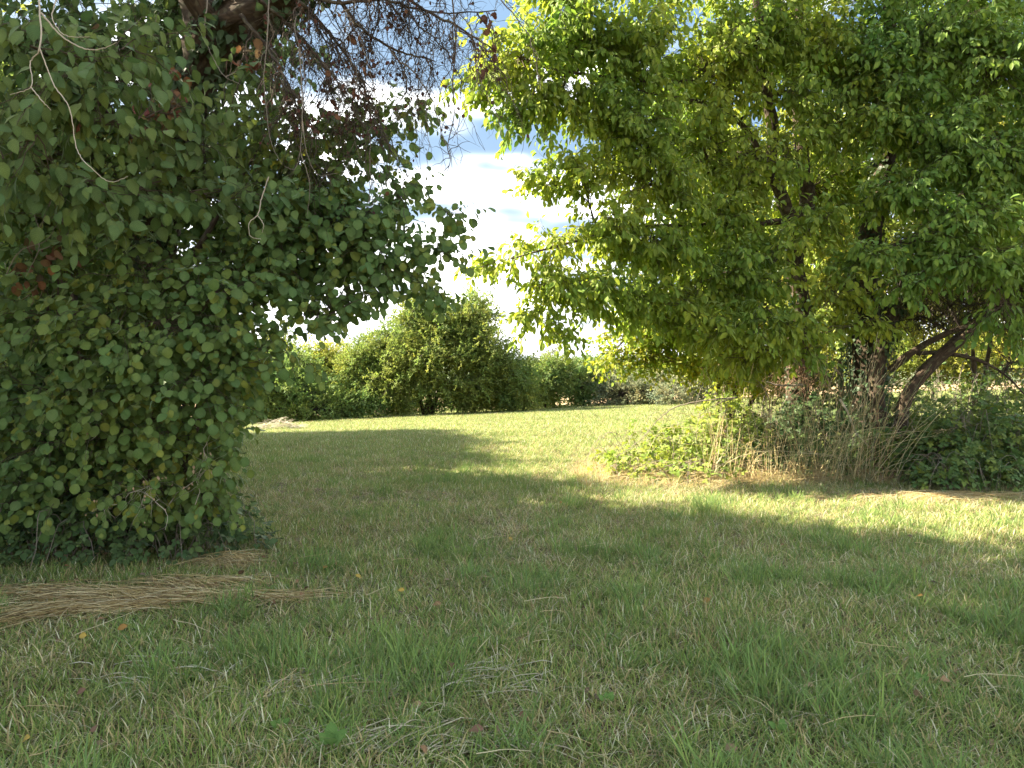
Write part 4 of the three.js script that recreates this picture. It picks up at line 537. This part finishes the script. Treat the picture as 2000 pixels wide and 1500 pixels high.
// fallen leaves
const fallenMats = { yellow: leafMat(0.6, 0.43, 0.1, 0.3, 0.05), orange: leafMat(0.45, 0.26, 0.08, 0.3, 0.05), brown: leafMat(0.22, 0.13, 0.085, 0.2, 0.05), tan: leafMat(0.42, 0.31, 0.18, 0.25, 0.05) };
const flatLeaf = leafGeo({ L: 0.07, W: 0.045, prof: tipped(0.9, 0.7, 0.9), n: 8, fold: 0.35, curl: 0.35, stalk: 0.35, seed: 15, wave: 0.06 });
[[993, 1052, 'yellow', 'upright yellow leaf alone in the middle of the meadow'], [795, 1160, 'yellow', 'yellow leaf on grass left of the lush central tuft'], [690, 1128, 'yellow', 'small yellow leaf right of the crumpled brown one'], [513, 1162, 'yellow', 'yellow leaf at right end of the straw mat'], [176, 1252, 'yellow', 'bright yellow leaf just below the straw mat'], [256, 1230, 'orange', 'orange leaf at lower edge of the straw mat'], [630, 1118, 'orange', 'crumpled orange brown leaf right of the bramble corner'], [380, 1092, 'orange', 'orange leaf on straw under the bramble edge'], [797, 1330, 'tan', 'pale tan leaf above the brown ones in near grass'], [748, 1362, 'brown', 'dark brown leaf in the near middle grass'], [830, 1383, 'tan', 'beige leaf beside the dark brown leaf'], [955, 1440, 'brown', 'large reddish brown leaf close to the bottom edge'], [1390, 1175, 'orange', 'orange leaf in the grass right of centre'], [1595, 1350, 'tan', 'tan leaf in the near right grass'], [870, 968, 'yellow', 'tiny yellow leaf on the meadow before the shadow edge'], [612, 985, 'yellow', 'yellow leaf on the bare patch near the bramble'], [1808, 1172, 'orange', 'small orange leaf in the right foreground grass'], [66, 1450, 'yellow', 'yellow leaf in the bottom left corner'], [268, 1160, 'tan', 'tan leaf lying on top of the straw mat'], [1010, 1400, 'brown', 'brown leaf below the combed straw swath'], [175, 1352, 'brown', 'dull brown leaf in the left near grass'], [180, 1450, 'brown', 'purplish brown leaf near the bottom left'], [1100, 983, 'orange', 'small orange leaf near the sunlit dry bank'], [120, 1090, 'tan', 'curled tan leaf under the left bramble']].forEach(([px, py, kind, label], i) => {
  const r = rng(800 + i), d = EYE * F / (py - 750) * 0.985, p = onGround(px, d, 0.055), g = thing('fallen_leaf', label, 'leaf', p, 'fallen leaves on the grass'), m = part('blade', flatLeaf, fallenMats[kind], g, true);
  m.position.set(0, 0, 0); m.rotation.set(-0.9 + 0.8 * (r() - 0.5), 0.6 * (r() - 0.5), r() * 6.28); m.scale.setScalar(0.62 + 0.28 * r());
});
{ // dead leaf litter, thickest under the hazel
  const r = rng(870), n = 420, im = new THREE.InstancedMesh(flatLeaf, fallenMats.tan, n), c = new THREE.Color(); im.name = 'leaf_litter'; tag(im, 'small withered brown leaves littering the near grass', 'leaf litter', null, 'stuff'); im.castShadow = im.receiveShadow = true;
  for (let i = 0; i < n; i++) { const near = r() < 0.55, px = near ? 40 + 560 * r() : 100 + 1850 * r(), d = near ? 5.2 + 2 * r() : 3 + 5.5 * r(), p = onGround(px, d, 0.015 + 0.04 * r()); im.setMatrixAt(i, basis(p, V(r() - 0.5, 0.3 * (r() - 0.5), r() - 0.5), V(0, 1, 0).add(rv(r, 0.7)), 0.4 + 0.45 * r())); const k = 0.3 + 0.6 * r(), w = r(); im.setColorAt(i, c.setRGB(k, k * lerp(0.8, 1.05, w), k * lerp(0.7, 1.2, w))); }
  scene.add(im);
}
// dead weeds: pale branching stalks
function weed(label, seed, px, d, runs, mat = paleTwig) {
  const g = thing('dead_weed', label, 'weed', onGround(px, d), 'dead weeds'), r = rng(seed), P = new Plant(g, seed + 5);
  for (const [x0, y0, x1, y1, tw] of runs) { const gb = new GB(), pts = strand(r, at(x0, y0, d), at(x1, y1, d - 0.1), V(0, 0.05, 0.03), 0.0035, tw, gb, 9); part('stalk', gb.geo(), mat, g); for (let k = 0; k < tw; k++) { const p = pts[3 + Math.floor(r() * 7)].clone().add(rv(r, 0.07)); P.leaf(p, V(0, -1, 0).add(rv(r, 0.8)), rv(r), 0.3 + 0.4 * r(), [1, 1, 1]); } }
  P.finish(GEO.small, leafMat(0.45, 0.34, 0.22, 0.3, 0), CT, { name: 'withered_leaves' });
}
weed('pale branching dead weed leaning over the left bramble', 811, 240, 6.2, [[230, 985, 318, 938, 14], [235, 985, 180, 1000, 8], [300, 950, 285, 1000, 6], [310, 975, 330, 1035, 2]]);
weed('withered tan weed hanging on the hazel corner', 812, 400, 6.3, [[330, 985, 420, 905, 8], [380, 990, 400, 880, 6], [200, 800, 175, 860, 6], [400, 850, 405, 920, 10]]);
{ // brush heap on the far meadow edge
  const g = thing('brush_heap', 'grey heap of cut brushwood on the far left meadow edge', 'brush heap', onGround(545, 31)), P = new Plant(g, 820), r = P.r, b = g.position;
  for (let i = 0; i < 260; i++) { const a = r() * 6.28, x = (r() - 0.5) * 1.9, h = 0.42 * (1 - Math.abs(x) / 1.1) * r(), s = b.clone().add(V(x, h, (r() - 0.5) * 0.6)), e = s.clone().add(V(Math.cos(a) * 0.35, 0.05 + 0.12 * r(), Math.sin(a) * 0.35)); P.wood.tube([s, s.clone().lerp(e, 0.5).add(V(0, 0.03, 0)), e], [0.008, 0.007, 0.004], 3); }
  P.finish(GEO.small, farMat, CT, { twig: woodMat(0.4, 0.36, 0.27) });
}
// broad-leaved weeds in the near grass
[[650, 1478, 'fresh green dock leaf pair at the bottom edge', 0.6], [916, 1275, 'single broad green weed leaf above the straw swath', 0.5], [545, 1440, 'small round leaved weed in the near left grass', 0.3], [1185, 1385, 'low clover like weed right of the straws', 0.3], [1520, 1440, 'round leaved weed in the near right grass', 0.32], [1800, 1340, 'feathery leaved weed by the right sun fleck', 0.3]].forEach(([px, py, label, s], i) => {
  const r = rng(840 + i), d = EYE * F / (py - 750), g = thing('broadleaf_weed', label, 'weed', onGround(px, d)), mat = leafMat(0.16, 0.3, 0.07, 0.4, 0.1);
  for (let k = 0; k < (i === 1 ? 1 : 5); k++) { const a = k * 1.3 + r(), m = new THREE.Mesh(GEO.lime, mat); m.name = 'leaf'; m.castShadow = m.receiveShadow = true; basis(V(0.01 * Math.cos(a), 0.03, 0.01 * Math.sin(a)), V(Math.cos(a) * 0.7, 1, Math.sin(a) * 0.7), V(-Math.cos(a) * 0.3, 0.6, 0.6 - Math.sin(a) * 0.3), s * (0.8 + 0.4 * r())).decompose(m.position, m.quaternion, m.scale); g.add(m); }
});

console.log(counts.join('; '));
renderer.render(scene, camera);
